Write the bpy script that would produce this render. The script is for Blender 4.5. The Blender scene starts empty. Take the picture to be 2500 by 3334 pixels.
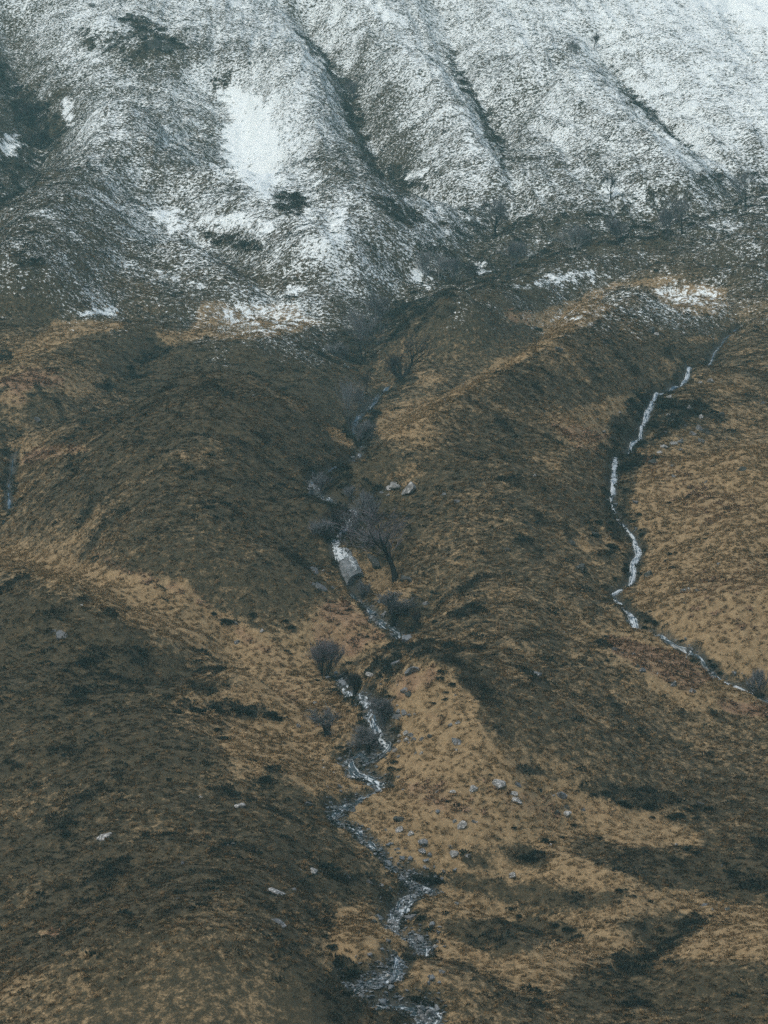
import bpy, bmesh, math, random
import numpy as np
from mathutils import Vector, Matrix

# ------------------------------------------------------------------ camera, sky, sun, exposure
SC = bpy.context.scene
COL = SC.collection
W0, H0, F = 2500.0, 3334.0, 12400.0            # photograph size and focal length in its pixels
PITCH = math.radians(9.65)
SP, CP = math.sin(PITCH), math.cos(PITCH)
cam = bpy.data.cameras.new('camera')
cam.sensor_fit = 'HORIZONTAL'; cam.sensor_width = 36.0
cam.lens = F / W0 * 36.0
cam.clip_start = 1.0; cam.clip_end = 6000.0
camo = bpy.data.objects.new('camera', cam); COL.objects.link(camo)
camo.rotation_euler = (math.pi / 2 + PITCH, 0, 0)
SC.camera = camo

SUN_EL, SUN_AZ = math.radians(52), math.radians(215)     # azimuth clockwise from +Y
world = bpy.data.worlds.new('World'); SC.world = world; world.use_nodes = True
wn = world.node_tree.nodes; wl = world.node_tree.links
bg = wn['Background']
sky = wn.new('ShaderNodeTexSky'); sky.sky_type = 'NISHITA'; sky.sun_disc = False
sky.sun_elevation = SUN_EL; sky.sun_rotation = SUN_AZ
sky.dust_density = 3.0; sky.air_density = 1.0; sky.ozone_density = 1.0
wl.new(sky.outputs[0], bg.inputs[0]); bg.inputs[1].default_value = 0.12
sun = bpy.data.lights.new('sun', 'SUN'); sun.energy = 1.0; sun.angle = math.radians(40)
sun.color = (1.0, 0.96, 0.89)
suno = bpy.data.objects.new('sun', sun); COL.objects.link(suno)
suno.rotation_euler = (math.pi / 2 - SUN_EL, 0, math.pi - SUN_AZ)
SC.view_settings.view_transform = 'Standard'; SC.view_settings.look = 'None'
SC.view_settings.gamma = 1.0; SC.view_settings.exposure = 0.52
SC.cycles.use_denoising = False
SC.cycles.max_bounces = 4; SC.cycles.diffuse_bounces = 2; SC.cycles.glossy_bounces = 2
SC.cycles.transmission_bounces = 2; SC.cycles.volume_bounces = 0; SC.cycles.transparent_max_bounces = 4

rng = np.random.default_rng(7)
random.seed(7)

# ------------------------------------------------------------------ projection and noise
def project(x, y, z):
    dep = y * CP + z * SP
    return 1250 + F * x / dep, 1667 - F * (-y * SP + z * CP) / dep

def rays(u, v):
    a = (np.asarray(u, float) - 1250) / F; b = (1667 - np.asarray(v, float)) / F
    return a, CP - b * SP, SP + b * CP

def _hash(ix, iy, seed):
    h = (ix.astype(np.int64) * 374761393 + iy.astype(np.int64) * 668265263 + seed * 974711) & 0x7fffffff
    h = ((h ^ (h >> 13)) * 1274126177) & 0x7fffffff
    return (h ^ (h >> 16)) & 0xffff

def noise(x, y, seed=0):
    xi = np.floor(x); yi = np.floor(y); fx = x - xi; fy = y - yi
    xi = xi.astype(np.int64); yi = yi.astype(np.int64)
    sx = fx * fx * (3 - 2 * fx); sy = fy * fy * (3 - 2 * fy)
    def g(dx, dy):
        a = _hash(xi + dx, yi + dy, seed) * (2 * math.pi / 65536)
        return np.cos(a) * (fx - dx) + np.sin(a) * (fy - dy)
    n0 = g(0, 0); n1 = g(1, 0); n2 = g(0, 1); n3 = g(1, 1)
    a = n0 + sx * (n1 - n0); b = n2 + sx * (n3 - n2)
    return (a + sy * (b - a)) * 1.5

def fbm(x, y, scale, octaves=3, seed=0):
    t = np.zeros(np.shape(x)); amp = 1.0; tot = 0
    for o in range(octaves):
        t += amp * noise(x / scale, y / scale, seed + o * 17); tot += amp
        amp *= 0.5; scale *= 0.5
    return t / tot

def sstep(a, b, x):
    t = np.clip((x - a) / (b - a), 0, 1); return t * t * (3 - 2 * t)

# ------------------------------------------------------------------ terrain: base profile + landforms
PY = np.array([-80, -20, 0, 6, 25, 60, 110, 170, 225, 275, 330, 400, 500, 610, 730, 800, 890, 1000, 1150, 1400, 1700, 2200], float)
PZ = np.array([18, 6, -1.7, -3.5, -16, -26, -28, -22, -8, 9.6, 32.5, 64.5, 103, 142, 189, 226, 279, 345, 430, 545, 600, 610], float)
def _pchip(x, y):
    h = np.diff(x); d = np.diff(y) / h; m = np.zeros_like(y)
    for i in range(1, len(x) - 1):
        if d[i - 1] * d[i] > 0:
            w1 = 2 * h[i] + h[i - 1]; w2 = h[i] + 2 * h[i - 1]
            m[i] = (w1 + w2) / (w1 / d[i - 1] + w2 / d[i])
    m[0] = d[0]; m[-1] = d[-1]
    return m
PM = _pchip(PY, PZ)
def base(y):
    i = np.clip(np.searchsorted(PY, y) - 1, 0, len(PY) - 2)
    h = PY[i + 1] - PY[i]; t = np.clip((y - PY[i]) / h, 0, 1)
    return ((1 + 2 * t) * (1 - t) ** 2 * PZ[i] + t * (1 - t) ** 2 * h * PM[i]
            + t * t * (3 - 2 * t) * PZ[i + 1] + t * t * (t - 1) * h * PM[i + 1])

MAIN = [(1345,700),(1400,745),(1420,800),(1395,870),(1330,930),(1262,1010),(1215,1080),(1190,1160),(1205,1215),(1262,1248),(1225,1275),(1195,1310),(1160,1345),(1150,1390),(1170,1420),(1188,1450),
        (1140,1500),(1080,1520),(1030,1545),(1008,1575),(1040,1612),(1090,1650),(1150,1680),(1165,1705),(1110,1740),(1085,1764),(1092,1800),(1120,1845),(1150,1885),(1160,1915),(1180,1950),
        (1205,1985),(1240,2020),(1290,2050),(1312,2085),(1290,2110),(1215,2150),(1120,2200),(1108,2225),(1130,2250),(1180,2283),(1205,2310),(1212,2345),(1235,2375),(1265,2398),(1240,2420),(1200,2442),(1140,2460),
        (1130,2475),(1160,2500),(1200,2520),(1245,2545),(1240,2570),(1180,2590),(1140,2615),(1090,2632),(1085,2650),(1110,2675),(1160,2690),(1180,2715),(1215,2745),(1255,2780),(1290,2810),(1322,2845),
        (1350,2870),(1400,2888),(1370,2905),(1320,2925),(1290,2960),(1275,3000),(1290,3030),(1340,3040),(1375,3060),(1375,3085),(1340,3115),(1290,3140),(1262,3170),(1225,3190),(1165,3206),(1130,3225),
        (1180,3255),(1280,3270),(1380,3280),(1410,3300),(1380,3330),(1330,3400)]
RIGHT = [(2420,1060),(2360,1095),(2320,1128),(2300,1150),(2268,1178),(2250,1205),(2232,1236),(2200,1262),(2140,1292),(2130,1315),(2110,1345),(2095,1380),(2082,1415),(2060,1440),(2048,1475),(2028,1508),(2010,1545),
         (1998,1580),(1990,1620),(1998,1650),(2008,1675),(2025,1705),(2060,1735),(2068,1765),(2078,1795),(2062,1830),(2060,1860),(2048,1895),(2010,1915),(1994,1932),(2020,1960),(2048,1990),(2060,2015),(2080,2048),
         (2130,2062),(2180,2082),(2225,2105),(2250,2125),(2290,2150),(2310,2175),(2340,2205),(2375,2225),(2420,2240),(2480,2275),(2560,2310)]
LEFT = [(520,1140),(470,1185),(430,1215),(340,1280),(250,1330),(150,1365),(70,1400),(45,1450),(30,1540),(28,1590),(30,1640),(10,1700),(-40,1760)]

# (kind, amplitude in metres, width in metres, points in photograph pixels)
FEATS = [
 ('g', 9, 20, [(760,1230),(660,1500),(560,1750)]),
 ('g', 6, 17, [(80,2100),(330,2330),(580,2620),(740,2880)]),
 ('g', 6.5, 15, [(2050,1040),(1800,1240),(1640,1500),(1560,1820),(1620,2200)]),
 ('g', 5.5, 13, [(2520,1480),(2480,1900)]),
 ('g', 2.5, 9, [(330,1120),(140,1230)]),
 ('g', 3, 14, [(400,3100)]), ('g', 2, 8, [(800,3150)]),
 ('g', 1.5, 5, [(1480,2975)]), ('g', 1.8, 5.5, [(1640,2690),(1900,2830),(2120,2890)]),
 ('g', 2.2, 7, [(2360,3060),(2480,3040)]), ('g', 1.5, 4.5, [(1740,3100),(1960,3060)]),
 ('g', 1.7, 4.2, [(1190,3060)]), ('g', 1.5, 5, [(1470,3160)]), ('g', 1.3, 5, [(1300,2700),(1420,2740)]),
 ('g', 2.6, 5.5, [(1390,2120),(1480,2230),(1560,2330)]), ('g', 1.5, 5, [(1000,2540)]),
 ('g', 1.2, 3.5, [(620,2290),(780,2305),(920,2340)]), ('g', 1.3, 4, [(1290,1930)]), ('g', 1.4, 5, [(2050,2150),(2200,2200)]),
 ('g', 6, 12, [(330,350),(220,600),(80,820)]),
 ('g', 3.5, 9, [(340,330),(500,470),(700,570),(850,680),(950,770)]),
 ('g', -4.5, 9, [(740,330),(820,500),(860,640)]), ('g', -2, 7, [(1090,700)]), ('g', -2, 8, [(540,710)]),
 ('g', 5, 12, [(950,150),(1020,400),(1130,600),(1220,730)]),
 ('v', 6.5, 6, [(1000,90),(1060,180),(1125,260),(1150,380),(1210,500),(1250,590),(1340,690),(1400,740)]),
 ('g', 4, 9, [(1300,150),(1440,270),(1560,440),(1640,570)]),
 ('v', 4.5, 6, [(1420,20),(1470,160),(1520,290),(1600,400),(1640,480),(1665,600),(1650,720),(1560,800),(1450,870)]),
 ('v', 3, 5, [(1830,230),(1740,330),(1650,440)]),
 ('g', 4, 10, [(1800,200),(2000,350),(2150,470),(2240,560)]),
 ('v', 3.5, 5, [(1935,150),(1975,210),(2060,310),(2200,440),(2250,510)]),
 ('v', 2.5, 5, [(2370,20),(2390,100),(2480,200)]),
 ('v', 7, 8, [(30,120),(50,220),(70,330),(115,430),(125,520),(80,620),(30,690),(-10,760)]),
 ('g', 3, 7, [(470,110)]), ('g', 2.5, 6, [(330,60)]),
 ('v', 3, 5, [(700,800),(790,870),(850,930),(875,980)]), ('g', 2.2, 6, [(600,800),(740,880),(820,945)]),
 ('g', 3, 8, [(1100,790),(1230,860),(1320,920)]),
 ('v', 4, 8, [(2520,590),(2300,690),(2000,770),(1700,860),(1500,925),(1370,940)]),
 ('g', 3.2, 8, [(2420,770),(2100,810),(1850,860),(1650,930),(1530,970)]),
 ('g', 2, 5, [(1480,960),(1380,1010),(1330,1060)]),
 ('v', 3.5, 6, [(2220,890),(2050,900),(1880,980),(1780,1060),(1640,1180),(1400,1320),(1230,1420)]),
 ('g', 2.6, 5.5, [(2080,955),(1960,1010),(1850,1090),(1700,1195),(1450,1345),(1270,1470),(1150,1530)]),
 ('g', 1.8, 5, [(2030,950)]), ('g', -2, 8, [(2260,985)]), ('g', 2, 7, [(2400,880),(2200,870)]),
 ('v', 3, 8, [(200,1075),(450,1065),(620,1085),(830,1040),(1000,1080),(1090,1160)]),
 ('g', 1.6, 5, [(600,1130),(800,1120),(1020,1110)]), ('g', 1.5, 4, [(350,1090),(480,1090)]),
 ('v', 3.2, 4, LEFT),
 ('v', 3.6, 6, [(-20,1790),(150,1845),(300,1895),(450,1965),(580,2010),(700,2080),(780,2190),(830,2290)]),
 ('g', 2.4, 5, [(-20,1850),(200,1925),(380,2030),(520,2090),(680,2170),(770,2270)]),
 ('v', 3.8, 6.5, MAIN[4:38]), ('v', 1.5, 3.5, MAIN[37:]),
 ('v', 3.0, 4, RIGHT[:17]), ('v', 1.6, 3.2, RIGHT[16:]),
 ('v', 1.3, 3, [(1760,2560),(1840,2640),(1800,2720),(1700,2740)]), ('v', 1.6, 3, [(2220,2940),(2140,3050),(2080,3140),(2060,3180)]),
 ('v', 1.4, 1.8, [(1085,2975),(1065,3040),(1080,3110),(1130,3190)]), ('v', 1.4, 2.5, [(1520,2930),(1620,2975)]),
 ('v', 1.4, 2.5, [(1700,3010),(1860,3060)]), ('v', 1.0, 2, [(1540,3110),(1620,3180)]),
 ('v', 1.2, 2.5, [(560,1935),(660,2000),(720,2050),(770,2110)]), ('v', 1.2, 2.2, [(190,1835),(260,1860)]),
 ('g', 2.6, 4.0, [(1075,1735),(1130,1720)]), ('g', 2.2, 3.5, [(1220,1770)]), ('v', 2.2, 3, [(1180,1770),(1215,1810),(1240,1860)]),
 ('v', 1.5, 3, [(1340,1900),(1400,1960),(1370,2060)]), ('g', 1.8, 3.5, [(1270,2140),(1350,2150)]),
]
SEG = []           # per feature world polyline (x, y)
def seg_dist(x, y, P):
    best = np.full(np.shape(x), 1e18)
    if len(P) == 1:
        return np.hypot(x - P[0, 0], y - P[0, 1])
    for i in range(len(P) - 1):
        ax, ay = P[i]; bx, by = P[i + 1]
        dx, dy = bx - ax, by - ay
        t = np.clip(((x - ax) * dx + (y - ay) * dy) / (dx * dx + dy * dy + 1e-9), 0, 1)
        d = (x - ax - t * dx) ** 2 + (y - ay - t * dy) ** 2
        best = np.minimum(best, d)
    return np.sqrt(best)

STREAM_BED = []
def landform(x, y):
    h = np.zeros(np.shape(x))
    for (kind, A, w, pts), P in zip(FEATS, SEG):
        R = w * (3.2 if kind == 'g' else 6)
        m = ((x > P[:, 0].min() - R) & (x < P[:, 0].max() + R) & (y > P[:, 1].min() - R) & (y < P[:, 1].max() + R))
        if not m.any(): continue
        d = seg_dist(x[m], y[m], P)
        if kind == 'g': h[m] += A * np.exp(-(d / w) ** 2)
        else:
            e = 0.35 * w
            h[m] -= A * np.exp(-(np.sqrt(d * d + e * e) - e) / w)
    return h
def ribs(x, y):
    """small gullies and ribs running down the upper slope, bearing right as they descend on the right half"""
    k = np.clip(x / 60, -1, 1)
    s1 = x + (.10 + .16 * k) * (y - 700) + 3.0 * noise(x / 16, y / 30, 7)
    n = noise(s1 / 7.5, y / 60, 41) + .5 * noise(s1 / 3.2, y / 30, 43)
    return (1 - 2.2 * np.abs(n)) * sstep(540, 660, y)
def bumps(x, y):
    return (0.62 * ribs(x, y) + 1.5 * fbm(x, y, 38, 2, 3) + 0.85 * fbm(x, y, 11, 2, 11) + 0.58 * fbm(x, y, 3.6, 3, 29) + .20 * noise(x / 5.5, y / 1.9, 61) + .34 * sstep(-.06, .06, noise(x / 9, y / 4.5, 71) + .3 * noise(x / 2.5, y / 2.5, 73)) * sstep(-.1, .3, noise(x / 30, y / 30, 75)))
def beds(x, y):
    h = np.zeros(np.shape(x))
    for P, w, dep in STREAM_BED:
        m = ((x > P[:, 0].min() - 5) & (x < P[:, 0].max() + 5) & (y > P[:, 1].min() - 5) & (y < P[:, 1].max() + 5))
        if m.any():
            d = seg_dist(x[m], y[m], P)
            h[m] -= dep * np.exp(-(d / w) ** 4)
    return h
def height(x, y):
    x = np.asarray(x, float); y = np.asarray(y, float)
    return base(y) + landform(x, y) + bumps(x, y) + beds(x, y)

# place the landforms: the point of the ground a pixel belongs to, with the landforms themselves in place
def base_t(u, v):
    a, b, c = rays(u, v)
    ts = np.linspace(230, 1300, 700)[None, :]
    g = ts * c[:, None] - base(ts * b[:, None])
    i = np.argmax(g < 0, axis=1)
    return ts[0, i]
allp = [np.array(f[3], float) for f in FEATS] + [np.array(MAIN, float), np.array(RIGHT, float), np.array(LEFT, float)]
cnt = np.cumsum([0] + [len(p) for p in allp])
UV = np.concatenate(allp)
FEATS = [(k, A * (1.55 if w > 4.5 else 1.25), w, q) for k, A, w, q in FEATS]
ra, rb, rc = rays(UV[:, 0], UV[:, 1])
T = base_t(UV[:, 0], UV[:, 1])
for it in range(9):
    X, Y = T * ra, T * rb
    SEG[:] = [np.stack([X[cnt[i]:cnt[i + 1]], Y[cnt[i]:cnt[i + 1]]], 1) for i in range(len(FEATS))]
    if it == 8: break
    g = T * rc - (base(Y) + landform(X, Y) + bumps(X, Y))         # > 0: the ray is still above the ground
    slope = (base(Y + 4) - base(Y - 4)) / 8
    step = g / np.maximum(slope * rb - rc, 0.12)
    T = T + np.clip(0.45 * step, -12, 12)
nf = len(FEATS)
WMAIN, WRIGHT, WLEFT = [np.stack([X[cnt[nf + i]:cnt[nf + i + 1]], Y[cnt[nf + i]:cnt[nf + i + 1]]], 1) for i in range(3)]

def smooth_line(P, n=4):
    out = []
    for i in range(len(P) - 1):
        p0 = P[max(i - 1, 0)]; p1 = P[i]; p2 = P[i + 1]; p3 = P[min(i + 2, len(P) - 1)]
        for k in range(n):
            t = k / n
            out.append(0.5 * ((2 * p1) + (-p0 + p2) * t + (2 * p0 - 5 * p1 + 4 * p2 - p3) * t * t + (-p0 + 3 * p1 - 3 * p2 + p3) * t ** 3))
    out.append(P[-1]); return np.array(out)
STREAM_BED.append((smooth_line(WMAIN[9:29], 2), .72, 0.5))
STREAM_BED.append((smooth_line(WMAIN[28:63], 2), .80, 0.5))
STREAM_BED.append((smooth_line(WMAIN[62:], 2), .95, 0.55))
STREAM_BED.append((smooth_line(WRIGHT, 2), 0.72, 0.5))
STREAM_BED.append((smooth_line(WLEFT[7:11], 2), 0.7, 0.45))

def hit(u, v):
    """first point of the finished ground along the rays of photograph pixels"""
    u = np.atleast_1d(np.asarray(u, float)); v = np.atleast_1d(np.asarray(v, float))
    a, b, c = rays(u, v)
    ts = np.concatenate([np.arange(225, 500, 0.9), np.arange(500, 1200, 1.6)])[None, :]
    # march on the cached height grid
    g = ts * c[:, None] - hgrid(ts * a[:, None], ts * b[:, None])
    i = np.maximum(np.argmax(g < 0, axis=1), 1)
    k = np.arange(len(u))
    g0, g1 = g[k, i - 1], g[k, i]; t0, t1 = ts[0, i - 1], ts[0, i]
    t = t0 + (t1 - t0) * g0 / (g0 - g1 + 1e-9)
    return np.stack([t * a, t * b, t * c], 1)

# ------------------------------------------------------------------ ground cover painted as kinds of vegetation, plus some gully and bank shade
S_ROWS = ["56666666666677778888","35633556646666677788","33555676545665667778","22655578534565666777",
          "33444577443554555666","33455567554655455544","33354654744532223233","22334334443221332222",
          "12312455421111234432","00000112210000000000"]
G_ROWS = ["11111111111111111111"]*6 + ["11112212111111111122","11222222211111123322","22332233211121223333",
          "43211112123333432223","54321111123332222333","22211111134322432334","33211212112222322555","32222111112222222666",
          "33322221222333333677","64422221123333333677","11454222334333323677","11024544443333245677","11001566545323334456",
          "22212356655623333334","22222366546654333333","22223344556665433322","22223333467665566422","22223322346665664222",
          "21222233333564356444","22223333474344465467","32223333564455544455","33223331134444433444"]
def matrix(rows, u, v):
    M = np.array([[int(c) for c in r] for r in rows], float) / 9
    if len(rows) < 28: M = np.vstack([M, np.zeros((28 - len(rows), 20))])
    gx = np.clip(u / 125 - 0.5, 0, 18.999); gy = np.clip(v / (H0 / 28) - 0.5, 0, 26.999)
    i = gx.astype(int); j = gy.astype(int); fx = gx - i; fy = gy - j
    return (M[j, i] * (1 - fx) + M[j, i + 1] * fx) * (1 - fy) + (M[j + 1, i] * (1 - fx) + M[j + 1, i + 1] * fx) * fy

def z(ox, oy, s, pts): return [(ox + s * a, oy + s * b) for a, b in pts]
A3 = lambda p: z(0, 834, .7535, p)
A4 = lambda p: z(1250, 834, .7535, p)
# (value, feather in pixels, polygon)
GOLD = [
 (.8, 23, A3([(30,430),(250,280),(540,280),(530,310),(330,350),(220,410),(80,440)])),
 (.85, 20, A3([(820,330),(880,190),(1000,210),(1250,210),(1400,290),(1250,330),(1100,365),(950,360),(800,370),(720,390),(660,320)])),
 (.7, 30, A3([(0,530),(170,480),(290,520),(400,590),(330,620),(230,570),(130,590),(100,640),(0,640)])),
 (.75, 20, A3([(30,860),(150,830),(380,820),(400,840),(200,880),(60,910),(10,890)])),
 (.92, 23, [(-40,1775),(0,1781),(75,1789),(188,1819),(301,1841),(422,1871),(603,1887),(640,1947),(716,2000),(791,2030),(867,2067),(904,2098),(980,2158),(1017,2211),(1040,2271),(1055,2308),(1070,2370),(1060,2440),(1110,2540),(1120,2600),(1060,2600),(960,2540),(870,2490),(760,2460),(725,2420),(760,2370),(725,2350),(600,2320),(560,2295),(595,2270),(650,2256),(723,2248),(806,2233),(799,2158),(754,2120),(678,2082),(573,2090),(482,2052),(392,2022),(339,1969),(264,1917),(151,1887),(75,1849),(0,1815),(-40,1800)]),
 (.8, 20, A4([(530,240),(700,240),(830,190),(870,150),(1000,120),(1080,100),(1200,90),(1300,80),(1240,130),(1180,160),(1130,130),(1050,120),(960,160),(930,200),(1000,220),(900,290),(820,320),(770,350),(720,370),(650,420),(560,470),(430,540),(330,600),(270,620),(200,700),(120,750),(0,800),(-50,740),(0,650),(200,620),(300,570),(420,510),(500,440),(640,400),(700,340),(640,300),(540,280)])),
 (.75, 23, A4([(1180,170),(1300,110),(1480,140),(1490,210),(1440,250),(1300,260),(1210,210)])),
 (.7, 23, A4([(730,700),(860,640),(1050,600),(1060,640),(980,700),(970,780),(900,830),(800,820),(740,760)])),
 (.6, 17, A4([(1300,350),(1500,345),(1520,365),(1300,380)])), (.6, 20, A4([(1350,570),(1560,545),(1560,590),(1400,600)])),
 (.95, 27, [(2060,1640),(2090,1520),(2180,1470),(2300,1480),(2500,1440),(2600,1430),(2600,2260),(2420,2190),(2300,2130),(2180,2080),(2100,2050),(2070,1960),(2080,1880),(2130,1780),(2090,1700)]),
 (.9, 23, [(1970,2080),(2100,2090),(2250,2140),(2330,2200),(2500,2290),(2500,2330),(2330,2310),(2250,2270),(2150,2230),(2050,2170),(1990,2130)]),
 (.8, 20, [(1040,1980),(1110,1950),(1180,1990),(1240,2040),(1270,2090),(1200,2110),(1150,2150),(1040,2110),(980,2060)]),
 (.78, 23, [(1330,2190),(1410,2150),(1440,2190),(1500,2240),(1560,2290),(1540,2330),(1600,2430),(1700,2490),(1850,2560),(2000,2620),(2070,2650),(2200,2690),(2280,2720),(2300,2760),(2050,2760),(1950,2690),(1900,2700),(1850,2760),(1950,2800),(2050,2840),(2130,2870),(2100,2890),(1900,2870),(1760,2820),(1640,2760),(1560,2850),(1420,2840),(1300,2750),(1230,2690),(1170,2640),(1250,2580),(1300,2480),(1380,2420),(1300,2350),(1230,2280),(1280,2240)]),
 (.9, 17, [(1430,2880),(1520,2920),(1620,2960),(1700,2990),(1600,3000),(1480,2990),(1400,2960)]),
 (.95, 13, [(1100,2990),(1230,2980),(1330,3040),(1320,3100),(1200,3150),(1120,3120),(1090,3050)]),
 (.95, 20, [(2080,2900),(2250,2900),(2380,2950),(2600,2960),(2600,3110),(2350,3120),(2180,3110),(2250,3050),(2320,2990),(2150,2960)]),
 (.9, 20, [(1720,3130),(1850,3060),(2000,3040),(2130,3070),(2050,3100),(1950,3120),(1850,3150),(1730,3150)]),
 (.85, 17, [(1420,3050),(1500,3060),(1600,3110),(1550,3140),(1400,3130)]),
 (.7, 20, [(1270,1870),(1340,1890),(1330,1960),(1250,1950),(1180,1900),(1170,1840)]),
 (.9, 10, [(1060,1390),(1110,1400),(1150,1440),(1140,1460),(1090,1440)]),
 (.6, 23, [(1850,1740),(1960,1720),(2030,1760),(2030,1800),(1900,1800)]),
 (.8, 8, [(120,3030),(210,3035),(200,3050),(130,3050)]),
 (.7, 20, [(1260,2230),(1420,2200),(1400,2260),(1300,2290)]), (.8, 17, [(1060,2970),(1180,2930),(1220,2960),(1120,2990)]),
]
BRACKEN = [
 (.8, 18, A3([(0,530),(170,480),(290,520),(260,570),(130,590),(100,640),(0,640)])),
 (.7, 12, A3([(30,860),(150,830),(380,820),(400,840),(200,880),(60,910),(10,890)])),
 (.6, 20, [(290,1800),(440,1850),(620,1900),(700,2010),(860,2070),(950,2160),(900,2170),(800,2100),(760,2050),(680,2000),(560,1930),(400,1880)]),
 (.75, 16, [(1040,1980),(1110,1950),(1180,1990),(1240,2040),(1270,2090),(1200,2110),(1150,2150),(1040,2110),(1000,2060)]),
 (.8, 16, [(1970,2080),(2100,2090),(2250,2140),(2330,2200),(2250,2260),(2150,2220),(2050,2170),(1990,2130)]),
 (.9, 12, [(2330,2270),(2500,2290),(2500,2340),(2350,2320)]),
 (.6, 14, A4([(730,700),(860,740),(960,720),(970,780),(900,830),(800,820),(740,760)])),
 (.7, 12, [(1330,2190),(1410,2150),(1440,2190),(1400,2230),(1300,2290),(1260,2250)]),
 (.5, 16, [(1370,2310),(1460,2320),(1440,2370),(1380,2350)]),
 (.4, 30, [(2100,1480),(2300,1560),(2450,1650),(2300,1720),(2150,1600)]), (.35, 30, [(2200,1900),(2480,1800),(2500,2100),(2250,2060)]),
 (.6, 10, A4([(530,240),(640,240),(640,290),(550,290)])), (.9, 5, [(120,3030),(210,3035),(200,3050),(130,3050)]),
 (.55, 25, [(1280,2500),(1500,2580),(1600,2680),(1400,2700)]), (.45, 25, [(1560,2540),(1800,2600),(1900,2700),(1650,2640)]), (.4, 20, [(820,2120),(980,2230),(1000,2350),(900,2250)]), (.4, 20, [(1800,2560),(2000,2640),(1950,2680)]),
]
SNOW = [
 (1.0, 23, [(708,271),(829,294),(889,362),(904,422),(927,482),(919,558),(889,625),(882,671),(851,663),(791,603),(753,558),(723,497),(723,422),(753,377),(693,324)]),
 (.8, 17, [(1085,648),(1138,663),(1138,723),(1085,753),(1047,746)]),
 (.8, 20, [(482,693),(542,663),(603,671),(610,723),(595,761),(542,754),(490,723)]),
 (.8, 17, [(656,701),(754,678),(829,693),(904,731),(934,761),(866,769),(754,746),(663,731)]),
 (.8, 17, [(618,520),(700,535),(790,600),(770,610),(690,560)]),
 (1.0, 42, [(2080,-40),(2600,-40),(2600,150),(2480,120),(2400,90),(2300,50),(2200,20)]),
 (1.0, 23, [(2305,196),(2380,196),(2373,241),(2320,241),(2297,301),(2280,290)]),
 (.8, 13, [(1672,136),(1710,132),(1702,211),(1687,203)]),
 (.8, 15, [(1170,20),(1250,113),(1300,135),(1360,190),(1430,250),(1420,262),(1340,205),(1270,150)]),
 (.85, 17, [(1460,390),(1560,470),(1580,500),(1530,490)]), (.85, 17, [(1340,100),(1330,60),(1180,-20),(1150,-10),(1230,60)]),
 (.8, 13, [(1928,588),(1980,580),(2050,615),(2040,640),(1990,650),(1940,625)]),
 (.8, 11, [(2267,746),(2380,708),(2410,708),(2343,742),(2275,754)]),
 (.62, 20, A3([(880,210),(1050,200),(1250,215),(1380,290),(1250,325),(1100,355),(950,340)])),
 (.8, 13, [(249,1007),(377,992),(392,1015),(332,1030),(256,1026)]),
 (.8, 13, [(912,932),(1010,917),(1017,940),(942,970)]),
 (.6, 23, A4([(1150,150),(1300,120),(1470,150),(1480,210),(1430,240),(1300,250),(1200,210)])),
 (.55, 20, A4([(680,270),(850,230),(960,210),(940,260),(800,300),(720,300)])),
 (.7, 17, A3([(640,20),(700,60),(860,110),(960,150),(900,160),(760,110),(660,90)])),
 (.55, 20, A4([(500,100),(800,60),(1000,60),(1000,110),(760,150),(560,140)])),
 (.8, 13, [(1340,830),(1380,880),(1390,950),(1370,950),(1345,890)]), (.8, 17, [(1350,640),(1420,720),(1440,735),(1380,720)]),
 (.8, 17, [(190,330),(235,300),(240,380),(225,420),(205,380)]), (.9, 23, [(0,440),(60,430),(70,500),(0,520)]),
 (.8, 13, [(1530,860),(1580,850),(1600,880),(1560,900)]), (.8, 17, [(1280,580),(1440,520),(1460,540),(1330,600)]),
]
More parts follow.
